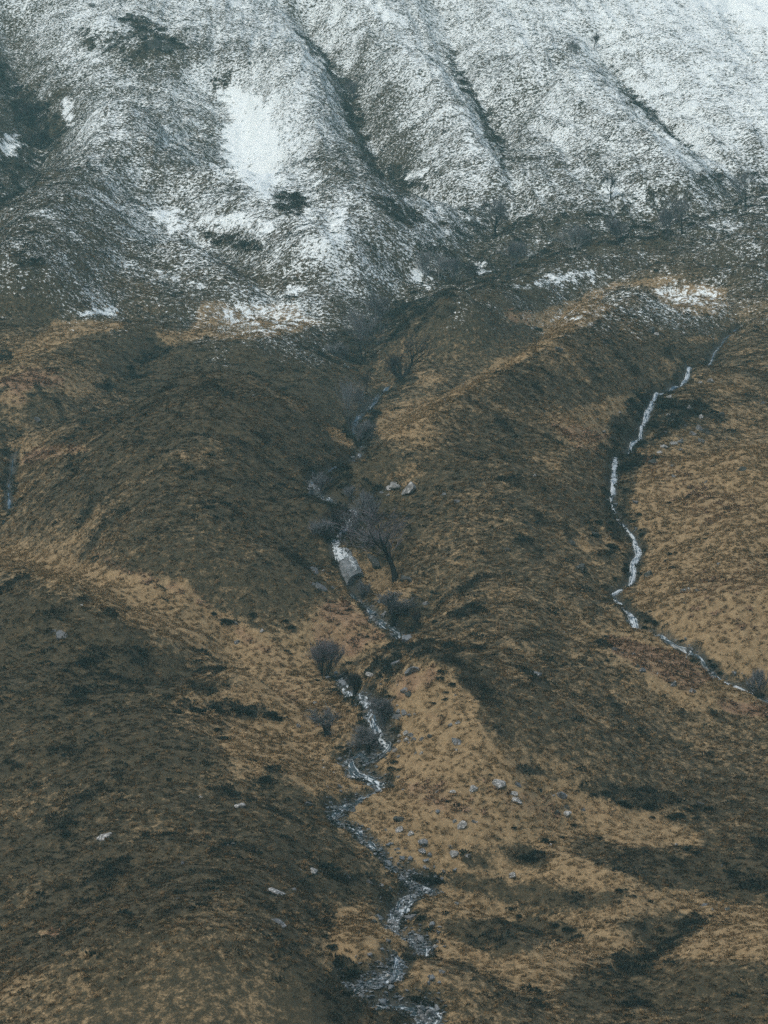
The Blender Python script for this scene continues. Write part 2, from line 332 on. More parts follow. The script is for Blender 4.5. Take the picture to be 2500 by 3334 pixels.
DARK = [  # dark heather and shrubs, with the shade of gullies painted in too
 (.74, 16, [(-40,130),(60,250),(150,330),(220,380),(210,440),(160,520),(130,600),(60,640),(-40,740),(-40,520),(40,420),(0,330)]),
 (.75, 10, [(380,60),(470,50),(560,110),(620,150),(600,175),(520,180),(440,170),(430,120)]),
 (.6, 18, [(230,90),(380,100),(520,190),(500,250),(400,200),(260,150)]), (.7, 12, [(680,240),(750,230),(760,330),(720,340)]),
 (.72, 7, [(930,70),(1000,120),(1060,160),(1130,240),(1180,330),(1190,420),(1230,500),(1260,580),(1232,590),(1180,500),(1120,400),(1100,300),(1040,190),(990,140)]),
 (.8, 10, [(1240,520),(1340,540),(1400,600),(1330,630),(1280,600)]), (.75, 12, [(1190,640),(1290,640),(1390,730),(1300,740)]),
 (.95, 9, [(30,830),(150,830),(160,860),(80,885),(20,880)]),
 (.9, 9, [(640,750),(750,760),(860,800),(850,830),(740,815),(650,775)]),
 (.85, 9, [(890,630),(960,620),(1000,660),(970,700),(900,690)]),
 (.50, 22, [(1330,760),(1460,690),(1560,660),(1750,640),(1900,650),(2100,600),(2300,560),(2600,530),(2600,680),(2350,720),(2200,790),(1950,830),(1750,870),(1600,930),(1500,960),(1400,930),(1330,850)]),
 (.66, 8, [(1440,130),(1480,160),(1540,280),(1640,400),(1660,600),(1600,500),(1560,380),(1460,240)]),
 (.6, 10, [(1960,190),(2080,310),(2240,470),(2260,520),(2180,450),(2040,330)]),
 (.66, 14, [(1060,1080),(1200,1040),(1280,960),(1380,950),(1530,950),(1470,1030),(1370,1090),(1300,1110),(1200,1200),(1110,1180)]),
 (.85, 8, [(1110,1380),(1200,1320),(1250,1350),(1200,1430),(1130,1440)]),
 (.85, 8, [(960,1480),(1040,1500),(1130,1520),(1250,1620),(1220,1700),(1280,1790),(1250,1850),(1180,1790),(1040,1760),(1080,1660),(980,1560)]),
 (.82, 8, [(2080,1270),(2110,1280),(2220,1290),(2300,1330),(2260,1380),(2180,1410),(2110,1450),(2060,1530),(2000,1560),(1980,1450),(2020,1330)]),
 (.66, 10, [(1970,1560),(2050,1600),(2050,1680),(2090,1680),(2140,1720),(2090,1760),(2040,1760),(1960,1900),(2020,1950),(2120,2010),(2180,2040),(2100,2050),(2030,2010),(1980,1940),(1940,1800),(1900,1760),(1880,1690),(1960,1640)]),
 (.5, 24, [(150,2030),(400,2090),(620,2130),(790,2180),(810,2250),(620,2260),(480,2290),(330,2220),(200,2130)]),  # shading of the left spur, painted in as darker cover
 (.75, 7, [(588,2275),(720,2278),(830,2290),(940,2325),(960,2345),(880,2352),(790,2335),(650,2328),(560,2315)]),
 (.68, 14, [(1680,2480),(1900,2530),(2050,2560),(2200,2590),(2330,2630),(2360,2690),(2200,2670),(2080,2640),(1950,2600),(1830,2555),(1680,2515)]),
 (.75, 22, [(900,3220),(1050,3200),(1180,3250),(1200,3360),(860,3360)]),
 (.55, 10, [(1430,2850),(1560,2860),(1700,2890),(1900,2920),(1880,2960),(1700,2940),(1500,2890)]),
 (.58, 10, [(1480,3010),(1650,2990),(1850,3010),(1930,3050),(1850,3070),(1700,3050),(1560,3090),(1480,3060)]),
 (.5, 20, [(1900,2740),(2200,2780),(2600,2850),(2600,2940),(2300,2890),(2150,2890),(1950,2830)]),
 (.5, 16, [(2000,2990),(2180,2990),(2300,3000),(2180,3080),(2120,3130),(2050,3110)]), (.95, 7, [(2050,3150),(2110,3145),(2120,3180),(2060,3185)]),
 (.7, 10, [(1520,2250),(1620,2330),(1700,2420),(1620,2400),(1550,2350)]),
 (.55, 10, [(1260,1900),(1380,1880),(1420,1950),(1400,2060),(1340,2080),(1300,1980)]),
 (.68, 6, [(1250,2110),(1400,2070),(1500,2110),(1560,2180),(1450,2160),(1330,2130),(1260,2140)]),
 (.9, 6, [(1190,2170),(1240,2140),(1300,2140),(1330,2190),(1280,2215),(1190,2210)]),
 (.8, 6, [(1050,3130),(1110,3110),(1180,3150),(1260,3120),(1270,3140),(1180,3190),(1100,3190)]),
 (.7, 8, [(1040,2980),(1080,2960),(1080,3060),(1110,3110),(1070,3110)]),
 (.6, 12, [(1490,2770),(1580,2760),(1600,2810),(1500,2830)]), (.7, 10, [(1660,2770),(1770,2770),(1760,2815),(1680,2800)]),
 (.6, 14, [(1000,2480),(1160,2430),(1210,2480),(1150,2530),(1080,2480)]),
 (.7, 9, [(0,1380),(80,1360),(110,1400),(50,1470),(20,1560),(0,1600)]), (.75, 7, [(520,1130),(540,1150),(440,1230),(390,1240),(420,1190)]),
 (.7, 8, [(310,1250),(360,1240),(370,1270),(320,1280)]), (.6, 10, [(810,1410),(900,1405),(940,1440),(840,1440)]),
 (.6, 14, [(830,2480),(930,2500),(1000,2580),(1080,2620),(1000,2610),(900,2560)]), (.6, 12, [(690,2720),(820,2740),(870,2790),(760,2770)]),
 (.7, 10, [(1000,2800),(1140,2820),(1260,2870),(1200,2890),(1060,2860)]), (.6, 20, [(100,2640),(280,2650),(250,2720),(120,2710)]),
 (.55, 20, [(100,2880),(240,2870),(360,2920),(220,2930)]), (.55, 16, [(500,3140),(640,3150),(620,3180),(520,3170)]),
]
HEATH = [
 (.9, 21, [(1430,2845),(1560,2850),(1700,2880),(1900,2910),(2060,2900),(2000,2950),(1880,2970),(1700,2950),(1560,2910),(1450,2880)]),
 (.9, 25, [(1450,3010),(1560,2995),(1700,2990),(1850,3005),(1940,3030),(1880,3060),(1740,3090),(1640,3110),(1560,3090),(1480,3060)]),
 (.9, 36, [(1850,2730),(2000,2750),(2200,2770),(2600,2800),(2600,2950),(2380,2930),(2250,2890),(2100,2880),(1950,2820),(1860,2770)]),
 (.85, 32, [(1980,2990),(2180,2970),(2320,2990),(2240,3050),(2170,3110),(2080,3150),(2000,3120),(2060,3060)]),
 (.8, 39, [(1900,3150),(2100,3130),(2600,3130),(2600,3400),(1950,3400),(1800,3260)]),
 (.55, 54, [(1200,3200),(1500,3180),(1800,3200),(1800,3400),(1200,3400)]),
 (.9, 21, [(1600,2750),(1720,2740),(1800,2790),(1760,2830),(1660,2810)]),
 (.9, 28, [(1470,2780),(1590,2760),(1610,2820),(1510,2840)]),
 (.9, 25, [(1350,3090),(1500,3110),(1560,3180),(1400,3160)]),
 (.55, 43, [(-60,1850),(150,1900),(350,2010),(500,2080),(700,2150),(790,2230),(700,2250),(560,2300),(540,2420),(700,2460),(850,2500),(1000,2580),(1100,2680),(1200,2780),(1300,2870),(1250,2960),(1060,2950),(1040,3100),(1100,3200),(900,3240),(700,3120),(400,3060),(200,3120),(-60,3200)]),
]
GX0, GY0, GS = -200.0, -120.0, 8.0
GNX, GNY = 363, 448
gu, gv = np.meshgrid(GX0 + GS * np.arange(GNX), GY0 + GS * np.arange(GNY))
def paint(items):
    out = np.zeros((GNY, GNX))
    for val, fe, poly in items:
        P = np.array(poly, float)
        i0 = max(int((P[:, 0].min() - 4 * fe - GX0) / GS), 0); i1 = min(int((P[:, 0].max() + 4 * fe - GX0) / GS) + 2, GNX)
        j0 = max(int((P[:, 1].min() - 4 * fe - GY0) / GS), 0); j1 = min(int((P[:, 1].max() + 4 * fe - GY0) / GS) + 2, GNY)
        if i1 <= i0 or j1 <= j0: continue
        uu = gu[j0:j1, i0:i1]; vv = gv[j0:j1, i0:i1]
        d = np.full(uu.shape, 1e18); ins = np.zeros(uu.shape, bool)
        n = len(P)
        for k in range(n):
            ax, ay = P[k]; bx, by = P[(k + 1) % n]
            dx, dy = bx - ax, by - ay
            t = np.clip(((uu - ax) * dx + (vv - ay) * dy) / (dx * dx + dy * dy + 1e-9), 0, 1)
            d = np.minimum(d, (uu - ax - t * dx) ** 2 + (vv - ay - t * dy) ** 2)
            c = ((ay > vv) != (by > vv)) & (uu < (bx - ax) * (vv - ay) / (by - ay + 1e-12) + ax)
            ins ^= c
        sd = np.sqrt(d) * np.where(ins, 1, -1)
        m = val * sstep(-fe, fe, sd)
        out[j0:j1, i0:i1] = np.maximum(out[j0:j1, i0:i1], m)
    return out
RG, RB, RS, RD, RH = paint(GOLD), paint(BRACKEN), paint(SNOW), paint(DARK), paint(HEATH)
def sample(R, u, v):
    gx = np.clip((u - GX0) / GS, 0, GNX - 1.001); gy = np.clip((v - GY0) / GS, 0, GNY - 1.001)
    i = gx.astype(int); j = gy.astype(int); fx = gx - i; fy = gy - j
    return (R[j, i] * (1 - fx) + R[j, i + 1] * fx) * (1 - fy) + (R[j + 1, i] * (1 - fx) + R[j + 1, i + 1] * fx) * fy

def wet(x, y):
    d = np.full(x.shape, 99.)
    for P, w, dep in STREAM_BED:
        m = ((x > P[:, 0].min() - 8) & (x < P[:, 0].max() + 8) & (y > P[:, 1].min() - 8) & (y < P[:, 1].max() + 8))
        if m.any(): d[m] = np.minimum(d[m], seg_dist(x[m], y[m], P) / w)
    return d
def cover(x, y, zz):
    """golden grass, bracken, snow and dark (shrub and painted shade) shares of the ground at world points"""
    u, v = project(x, y, zz)
    wx = fbm(x, y, 5.0, 3, 51); wy = fbm(x, y, 5.0, 3, 73)
    uu = u + 26 * wx; vv = v + 18 * wy
    D = sample(RD, u + 42 * wx, v + 28 * wy)
    D = sstep(.40, .92, D + (D > .02) * (.62 * fbm(x, y, 1.9, 2, 91) + .42 * fbm(x, y, 5.5, 2, 93)))
    wd = wet(x, y); D = np.maximum(D, .85 * sstep(1.5, .75, wd + .8 * fbm(x, y, 2.0, 2, 97)))  # stream banks darkened: heather plus painted shade of the overhangs
    gm = matrix(G_ROWS, u, v)
    G = np.maximum(np.clip(sample(RG, u + 18 * wx, v + 12 * wy) * (1.14 + .5 * fbm(x, y, 8, 2, 261) + .55 * fbm(x, y, 2.2, 2, 263)), 0, 1), gm * (1 + 0.5 * fbm(x, y, 9, 2, 5)))
    G = G * (1 - .8 * sample(RH, u + 22 * wx, v + 14 * wy) * np.clip(1 - .9 * fbm(x, y, 6, 2, 241), .4, 1.1))
    fm = fbm(x, y, 5.5, 3, 271); lo_ = (v > 1150)
    G = np.clip(G + lo_ * .42 * np.clip(fbm(x, y, 8, 3, 281) - .02, 0, 1), 0, 1)
    D = np.maximum(D, lo_ * .8 * sstep(.26, .48, fm - .25 * sstep(.5, .9, G)))
    B = .8 * sample(RB, uu, vv)
    f1 = fbm(x, y, 1.6, 2, 201); f2 = fbm(x, y, 5.0, 2, 203); f3 = fbm(x, y, 17.0, 2, 205)
    Spoly = sample(RS, u + 40 * wx, v + 30 * wy)
    Spoly = Spoly * sstep(.15, .75, Spoly + .75 * f1 + .60 * f2)
    Sm = matrix(S_ROWS, u, v)
    Sm = np.clip(Sm * .80 - .05 * ribs(x, y) * (Sm > .12) + .12 * f3 * (Sm > .05) + .22 * f2 * (Sm > .05), 0, 1)
    S = np.maximum(Spoly, Sm * (1 - 0.6 * D))
    S = np.where(v < 1200, S, 0)
    
    G = G * (1 - 0.65 * D)
    return G, B * (1 - D), S, D

# ------------------------------------------------------------------ materials
def mat(name):
    m = bpy.data.materials.new(name); m.use_nodes = True
    nt = m.node_tree; b = nt.nodes['Principled BSDF']
    b.inputs['Specular IOR Level'].default_value = 0.15
    return m, nt, b
def ramp(nt, stops, fac=None):
    r = nt.nodes.new('ShaderNodeValToRGB'); e = r.color_ramp.elements
    e[0].position, e[0].color = stops[0][0], (*stops[0][1], 1)
    e[1].position, e[1].color = stops[-1][0], (*stops[-1][1], 1)
    for p, c in stops[1:-1]:
        k = e.new(p); k.color = (*c, 1)
    if fac is not None: nt.links.new(fac, r.inputs[0])
    return r.outputs[0]
def tnoise(nt, scale, detail=3, rough=0.6, vec=None, stretch=None):
    n = nt.nodes.new('ShaderNodeTexNoise'); n.inputs['Scale'].default_value = scale
    n.inputs['Detail'].default_value = detail; n.inputs['Roughness'].default_value = rough
    if vec is None:
        tc = nt.nodes.new('ShaderNodeTexCoord'); vec = tc.outputs['Object']
    if stretch:
        mp = nt.nodes.new('ShaderNodeMapping'); mp.inputs['Scale'].default_value = stretch
        nt.links.new(vec, mp.inputs[0]); vec = mp.outputs[0]
    nt.links.new(vec, n.inputs['Vector'])
    return n.outputs[0]
def mix(nt, fac, a, b):
    m = nt.nodes.new('ShaderNodeMix'); m.data_type = 'RGBA'
    for s, val in ((0, fac), (6, a), (7, b)):
        if isinstance(val, (int, float)): m.inputs[s].default_value = val
        elif isinstance(val, tuple): m.inputs[s].default_value = (*val, 1)
        else: nt.links.new(val, m.inputs[s])
    return m.outputs[2]
def maths(nt, op, a, b=0.0, clamp=False):
    m = nt.nodes.new('ShaderNodeMath'); m.operation = op; m.use_clamp = clamp
    for s, val in ((0, a), (1, b)):
        if isinstance(val, (int, float)): m.inputs[s].default_value = val
        else: nt.links.new(val, m.inputs[s])
    return m.outputs[0]
def mrange(nt, x, a, b, c=0.0, d=1.0):
    m = nt.nodes.new('ShaderNodeMapRange'); m.interpolation_type = 'SMOOTHSTEP'
    nt.links.new(x, m.inputs[0])
    for i, val in enumerate((a, b, c, d)): m.inputs[1 + i].default_value = val
    return m.outputs[0]
def attr(nt, name, kind='GEOMETRY'):
    a = nt.nodes.new('ShaderNodeAttribute'); a.attribute_name = name; a.attribute_type = kind
    return a
def bump(nt, b, h, dist=0.2, strength=1.0):
    k = nt.nodes.new('ShaderNodeBump'); k.inputs['Strength'].default_value = strength; k.inputs['Distance'].default_value = dist
    nt.links.new(h, k.inputs['Height']); nt.links.new(k.outputs[0], b.inputs['Normal'])

# ground
M_ground, nt, b = mat('moorland_ground')
at = attr(nt, 'cover'); sep = nt.nodes.new('ShaderNodeSeparateColor'); nt.links.new(at.outputs['Color'], sep.inputs[0])
at2 = attr(nt, 'dark'); at3 = attr(nt, 'bed')
n1 = tnoise(nt, 0.35, 4, 0.6); n2 = tnoise(nt, 1.6, 4, 0.65); n3 = tnoise(nt, 6.0, 3, 0.7)
nm = maths(nt, 'ADD', maths(nt, 'MULTIPLY', n2, 0.6), maths(nt, 'MULTIPLY', n3, 0.4))
heath = ramp(nt, [(.30, (.025, .025, .016)), (.5, (.060, .049, .027)), (.70, (.120, .087, .045))], nm)
gold = ramp(nt, [(.28, (.105, .072, .036)), (.47, (.235, .164, .084)), (.70, (.365, .265, .143))], nm)
brk = ramp(nt, [(.3, (.10, .062, .036)), (.5, (.22, .138, .080)), (.7, (.32, .215, .130))], nm)
gf = mrange(nt, maths(nt, 'ADD', sep.outputs[0], maths(nt, 'MULTIPLY', maths(nt, 'SUBTRACT', nm, 0.5), 1.6)), 0.22, 0.62)
c = mix(nt, gf, heath, gold)
bf = mrange(nt, maths(nt, 'ADD', sep.outputs[1], maths(nt, 'MULTIPLY', maths(nt, 'SUBTRACT', n1, 0.5), 1.2)), 0.30, 0.75)
c = mix(nt, bf, c, brk)
dk = ramp(nt, [(.3, (.012, .013, .010)), (.65, (.036, .034, .023))], nm)
c = mix(nt, mrange(nt, at2.outputs['Fac'], 0.35, 0.9, 0, .5), c, dk)
c = mix(nt, at3.outputs['Fac'], c, ramp(nt, [(.3, (.028, .032, .031)), (.55, (.085, .09, .088)), (.75, (.17, .175, .172))], n3))
sf = mrange(nt, maths(nt, 'ADD', sep.outputs[2], maths(nt, 'MULTIPLY', maths(nt, 'SUBTRACT', nm, 0.5), 3.4)), 0.36, 0.56)
sf = maths(nt, 'MULTIPLY', sf, mrange(nt, sep.outputs[2], .03, .12))
c = mix(nt, sf, c, (.79, .845, .82))
nt.links.new(c, b.inputs['Base Color']); b.inputs['Roughness'].default_value = 0.95
bump(nt, b, nm, 0.35, 0.8)

def tuft_mat(name, lo, mid, hi, other=None):
    m, nt, b = mat(name)
    a = attr(nt, 'tint', 'INSTANCER')
    col = ramp(nt, [(0, lo), (.5, mid), (1, hi)], a.outputs['Fac'])
    if other:
        k = attr(nt, 'alt', 'INSTANCER'); col = mix(nt, k.outputs['Fac'], col, other)
    n = tnoise(nt, 7.0, 2); col = mix(nt, mrange(nt, n, .35, .65, .25, 0.0), col, (.01, .009, .006))  # tuft self-shadow painted into the colour as near-black mottling
    fr = attr(nt, 'frost', 'INSTANCER'); n2 = tnoise(nt, 5.0, 2)
    col = mix(nt, maths(nt, 'MULTIPLY', mrange(nt, maths(nt, 'ADD', n2, maths(nt, 'MULTIPLY', fr.outputs['Fac'], .34)), .72, .80), mrange(nt, fr.outputs['Fac'], .02, .12)), col, (.75, .80, .785))
    nt.links.new(col, b.inputs['Base Color']); b.inputs['Roughness'].default_value = 0.95
    return m
M_heather = tuft_mat('heather_foliage', (.025, .026, .017), (.062, .049, .027), (.130, .094, .049), (.012, .020, .017))
M_grass = tuft_mat('dead_grass', (.180, .121, .057), (.335, .236, .119), (.48, .355, .198), (.265, .150, .089))
M_bracken = tuft_mat('dead_bracken', (.12, .072, .042), (.24, .148, .088), (.34, .225, .14))

M_bush, nt, b = mat('bush_foliage')
n = tnoise(nt, 3.0, 3)
nt.links.new(ramp(nt, [(.3, (.013, .018, .014)), (.6, (.030, .034, .024)), (.8, (.060, .056, .034))], n), b.inputs['Base Color'])
b.inputs['Roughness'].default_value = 0.95

def rock_mat(name, dark, mid, light, lichen):
    m, nt, b = mat(name)
    n = tnoise(nt, 2.2, 5, .65); l = tnoise(nt, 5.5, 3, .6); f = tnoise(nt, 14.0, 3, .7)
    oi = nt.nodes.new('ShaderNodeObjectInfo')
    c = ramp(nt, [(.3, dark), (.5, mid), (.72, light)], n)
    c = mix(nt, mrange(nt, maths(nt, 'ADD', l, maths(nt, 'MULTIPLY', oi.outputs['Random'], 0.10)), 0.70 - lichen, 0.76 - lichen), c, (.50, .495, .465))
    c = mix(nt, mrange(nt, f, .60, .72, 0, .6), c, (.03, .032, .028))
    nt.links.new(c, b.inputs['Base Color']); b.inputs['Roughness'].default_value = 0.85
    bump(nt, b, maths(nt, 'ADD', n, maths(nt, 'MULTIPLY', f, .4)), 0.08, 0.9)
    return m
M_rock = {'grey': rock_mat('grey_rock', (.05, .055, .055), (.125, .13, .13), (.22, .22, .215), 0.05),
          'pale': rock_mat('lichen_rock', (.085, .085, .078), (.19, .188, .175), (.33, .325, .305), 0.12),
          'dark': rock_mat('dark_mossy_rock', (.022, .026, .022), (.055, .058, .05), (.12, .122, .115), 0.02)}
M_rock['slab'] = rock_mat('wet_slab', (.075, .088, .09), (.17, .185, .19), (.27, .28, .285), -.02)
M_rock['wet'] = rock_mat('wet_rock', (.05, .06, .062), (.125, .14, .145), (.23, .245, .25), 0.0)
M_rock['wet'].node_tree.nodes['Principled BSDF'].inputs['Roughness'].default_value = 0.35
M_rock['wet'].node_tree.nodes['Principled BSDF'].inputs['Specular IOR Level'].default_value = 0.5

M_water, nt, b = mat('stream_water')
uvn = nt.nodes.new('ShaderNodeUVMap')
w1 = tnoise(nt, 1.0, 4, .65, uvn.outputs[0], (4.0, 0.45, 1)); w2 = tnoise(nt, 1.0, 3, .6, uvn.outputs[0], (9.0, 1.3, 1))
fa = attr(nt, 'foam')
ff = mrange(nt, maths(nt, 'ADD', maths(nt, 'ADD', maths(nt, 'MULTIPLY', w1, .55), maths(nt, 'MULTIPLY', w2, .45)), maths(nt, 'MULTIPLY', fa.outputs['Fac'], .17)), .585, .68)
nt.links.new(mix(nt, ff, (.028, .042, .044), (.50, .55, .56)), b.inputs['Base Color'])
nt.links.new(mrange(nt, ff, 0, 1, .12, .7), b.inputs['Roughness']); b.inputs['Specular IOR Level'].default_value = .5
bump(nt, b, w1, .1, .8)

def bark_mat(name, a, c):
    m, nt, b = mat(name)
    n = tnoise(nt, 4.0, 4, .7, None, (1, 1, .35))
    nt.links.new(ramp(nt, [(.35, a), (.68, c)], n), b.inputs['Base Color']); b.inputs['Roughness'].default_value = .9
    return m
M_bark = {'dark': bark_mat('dark_bark', (.008, .009, .008), (.022, .022, .020)),
          'grey': bark_mat('grey_bark', (.035, .036, .034), (.115, .115, .108)),
          'pale': bark_mat('pale_bark', (.12, .125, .12), (.36, .37, .36))}
M_twig = {'dark': bark_mat('dark_twigs', (.022, .020, .018), (.050, .044, .040)),
          'grey': bark_mat('grey_twigs', (.09, .094, .096), (.18, .185, .188)),
          'pale': bark_mat('pale_twigs', (.13, .135, .13), (.24, .25, .25)),
          'purple': bark_mat('purple_twigs', (.085, .078, .081), (.16, .147, .151))}

def new_mesh(name, verts, faces, material, smooth=False):
    me = bpy.data.meshes.new(name)
    me.from_pydata([tuple(p) for p in verts], [], faces); me.materials.append(material)
    if smooth: me.polygons.foreach_set('use_smooth', np.ones(len(me.polygons), bool))
    me.update(); return me
def link(name, me, parent=None):
    o = bpy.data.objects.new(name, me); COL.objects.link(o)
    if parent is not None: o.parent = parent
    return o
def tag(o, label, cat, group=None):
    o['label'] = label; o['category'] = cat
    if group: o['group'] = group
    return o

# ------------------------------------------------------------------ the hillside sheet
azd = math.radians(7.5)
az = np.concatenate([np.radians(np.linspace(-16, -7.8, 20)), np.linspace(-azd, azd, 700), np.radians(np.linspace(7.8, 16, 20))])
r_in = 258 * (960 / 258) ** np.linspace(0, 1, 1000)
rr = np.concatenate([np.linspace(-70, 250, 70), r_in, np.linspace(970, 2100, 46)])
AZ, RR = np.meshgrid(az, rr)
GXw = np.where(RR > 40, RR, 40 + 0 * RR) * np.tan(AZ); GYw = RR
GZw = height(GXw.ravel(), GYw.ravel()).reshape(GXw.shape)
nr, na = GXw.shape
TAZ = np.tan(az)
def hgrid(x, y):
    """the sheet's own height, bilinear on its grid (distance > 40 m)"""
    j = np.clip(np.searchsorted(rr, y) - 1, 0, nr - 2); t = x / np.maximum(y, 40)
    i = np.clip(np.searchsorted(TAZ, t) - 1, 0, na - 2)
    fy = np.clip((y - rr[j]) / (rr[j + 1] - rr[j]), 0, 1); fx = np.clip((t - TAZ[i]) / (TAZ[i + 1] - TAZ[i]), 0, 1)
    return (GZw[j, i] * (1 - fx) + GZw[j, i + 1] * fx) * (1 - fy) + (GZw[j + 1, i] * (1 - fx) + GZw[j + 1, i + 1] * fx) * fy
def hnormal(x, y, e=0.8):
    zx = (hgrid(x + e, y) - hgrid(x - e, y)) / (2 * e); zy = (hgrid(x, y + e) - hgrid(x, y - e)) / (2 * e)
    n = np.stack([-zx, -zy, np.ones_like(zx)], -1)
    return n / np.linalg.norm(n, axis=-1, keepdims=True)
me = bpy.data.meshes.new('hillside')
idx = np.arange(nr * na).reshape(nr, na)
quads = np.stack([idx[:-1, :-1], idx[:-1, 1:], idx[1:, 1:], idx[1:, :-1]], -1).reshape(-1, 4)
co = np.stack([GXw, GYw, GZw], -1).reshape(-1, 3).astype(np.float32)
me.vertices.add(len(co)); me.vertices.foreach_set('co', co.ravel())
me.loops.add(quads.size); me.loops.foreach_set('vertex_index', quads.ravel().astype(np.int32))
me.polygons.add(len(quads)); me.polygons.foreach_set('loop_start', np.arange(0, quads.size, 4, dtype=np.int32))
me.polygons.foreach_set('use_smooth', np.ones(len(quads), bool))
me.update(calc_edges=True)
cg, cb, cs, cd = cover(co[:, 0].astype(float), co[:, 1].astype(float), co[:, 2].astype(float))
ca = me.attributes.new('cover', 'FLOAT_COLOR', 'POINT')
ca.data.foreach_set('color', np.stack([cg, cb, cs, np.ones_like(cg)], 1).astype(np.float32).ravel())
da = me.attributes.new('dark', 'FLOAT', 'POINT'); da.data.foreach_set('value', cd.astype(np.float32))
ba = me.attributes.new('bed', 'FLOAT', 'POINT'); ba.data.foreach_set('value', (.45 * sstep(.9, .4, wet(co[:, 0].astype(float), co[:, 1].astype(float)))).astype(np.float32))
me.materials.append(M_ground)
hill = link('hillside', me); hill['kind'] = 'structure'

# ------------------------------------------------------------------ streams
def make_stream(name, W, widths, foam, lift=0.12, dip=.16):
    P = smooth_line(W, 6); n = len(P)
    d = np.gradient(P, axis=0); d /= np.linalg.norm(d, axis=1, keepdims=True)
    nrm = np.stack([-d[:, 1], d[:, 0]], 1)
    tt = np.linspace(0, 1, n)
    wv = np.interp(tt, np.linspace(0, 1, len(widths)), widths) * (1 + .35 * noise(tt * n * .25, tt * 0, 91))
    fv = np.interp(tt, np.linspace(0, 1, len(foam)), foam)
    s = np.concatenate([[0], np.cumsum(np.linalg.norm(np.diff(P, axis=0), axis=1))])
    K = 7; verts = []; uvs = []; fm = []
    zc = hgrid(P[:, 0], P[:, 1])
    for i in range(n):
        for k in range(K):
            q = (k / (K - 1) - .5) * wv[i]
            x, y = P[i] + nrm[i] * q
            zz = min(hgrid(np.array([x]), np.array([y]))[0], zc[i] + .25) + lift * (1 - (2 * k / (K - 1) - 1) ** 4) - .05 + dip * float(noise(np.array([x * 1.7]), np.array([y * 1.1]), 301)[0])
            verts.append((x, y, zz)); uvs.append((q, s[i])); fm.append(fv[i])
    faces = [(i * K + k, i * K + k + 1, (i + 1) * K + k + 1, (i + 1) * K + k) for i in range(n - 1) for k in range(K - 1)]
    me = new_mesh(name, verts, faces, M_water, True)
    uv = me.uv_layers.new(name='UVMap')
    for l in me.loops: uv.data[l.index].uv = uvs[l.vertex_index]
    a = me.attributes.new('foam', 'FLOAT', 'POINT'); a.data.foreach_set('value', np.array(fm, np.float32))
    o = link(name, me); o['kind'] = 'structure'; return o
def pieces(keys, n):
    """values per control point from (index, value) keys"""
    k = np.array(keys, float); return list(np.interp(np.arange(n), k[:, 0], k[:, 1]))
make_stream('upper_main_stream', WMAIN[9:26], pieces([(0, .7), (3, .9), (5, .5), (8, .9), (10, .6), (13, .9), (14, 1.1), (16, .9)], 17), pieces([(0, .4), (5, .2), (7, .6), (9, .3), (11, .7), (14, .8), (16, .6)], 17))
make_stream('lower_main_stream', WMAIN[28:], pieces([(0, .6), (3, .5), (4, .9), (6, 1.1), (7, .5), (8, .35), (9, .8), (10, 1.0), (13, .9), (16, 1.0), (18, .5), (20, .5), (23, 1.3), (25, .6), (28, 1.1), (31, .7), (33, .8), (36, .6), (38, 1.2), (41, 1.5), (45, 1.0), (48, 1.5), (50, .6), (52, .6), (55, 1.4), (57, 1.2)], 58),
            pieces([(0, .2), (3, .5), (6, .6), (7, .1), (8, .1), (9, .8), (13, .6), (16, .7), (19, .3), (23, .8), (26, .5), (33, .6), (40, .75), (46, .6), (48, .9), (50, .2), (52, .3), (55, .8)], 58))
make_stream('side_stream', WRIGHT, [min(max(q_ * .75, .36), .9) for q_ in pieces([(0, .3), (3, .5), (6, .6), (7, .25), (8, .5), (9, 1.5), (10, .9), (12, .6), (15, .6), (16, 1.2), (18, .5), (20, .5), (21, .3), (24, 1.0), (26, .9), (28, .35), (30, .4), (32, 1.1), (34, .4), (38, .35), (40, .7), (44, .4)], 45)],
            pieces([(0, .1), (2, .5), (6, 1), (7, .6), (8, .8), (11, .9), (14, .7), (16, .9), (20, .9), (21, .7), (24, .95), (27, .8), (30, .7), (33, 1), (35, .55), (39, .5), (41, .9), (44, .3)], 45), .26, .05)
make_stream('left_stream', WLEFT[7:12], [.25, .35, .45, .45, .3], [0, .1, .2, .2, 0])

# ------------------------------------------------------------------ rocks
def rock_mesh(seed, material, flat=1.0, n=16):
    r = random.Random(seed); bm = bmesh.new()
    for i in range(n):
        v = Vector((r.gauss(0, 1), r.gauss(0, 1), r.gauss(0, 1))).normalized()
        k = max(abs(v.x), abs(v.y), abs(v.z)); v = v * (.62 + .38 / k * r.uniform(.75, 1))
        bm.verts.new((v.x * .5, v.y * .5, v.z * .5 * flat))
    res = bmesh.ops.convex_hull(bm, input=bm.verts)
    bmesh.ops.delete(bm, geom=[g for g in res['geom_interior'] if isinstance(g, bmesh.types.BMVert)], context='VERTS')
    bmesh.ops.bevel(bm, geom=bm.edges[:], offset=.035, segments=1, affect='EDGES')
    xs = [v.co.x for v in bm.verts]; ys = [v.co.y for v in bm.verts]; zs = [v.co.z for v in bm.verts]
    for v in bm.verts:
        v.co.x = (v.co.x - min(xs)) / (max(xs) - min(xs)) - .5
        v.co.y = (v.co.y - min(ys)) / (max(ys) - min(ys)) - .5
        v.co.z = (v.co.z - min(zs)) / (max(zs) - min(zs)) - .5
    me = bpy.data.meshes.new('rock'); bm.to_mesh(me); bm.free(); me.materials.append(material); return me
ROCKS = {k: [rock_mesh(100 * j + i, M_rock[k], 1, 9 + i % 5) for i in range(7)] for j, k in enumerate(M_rock)}
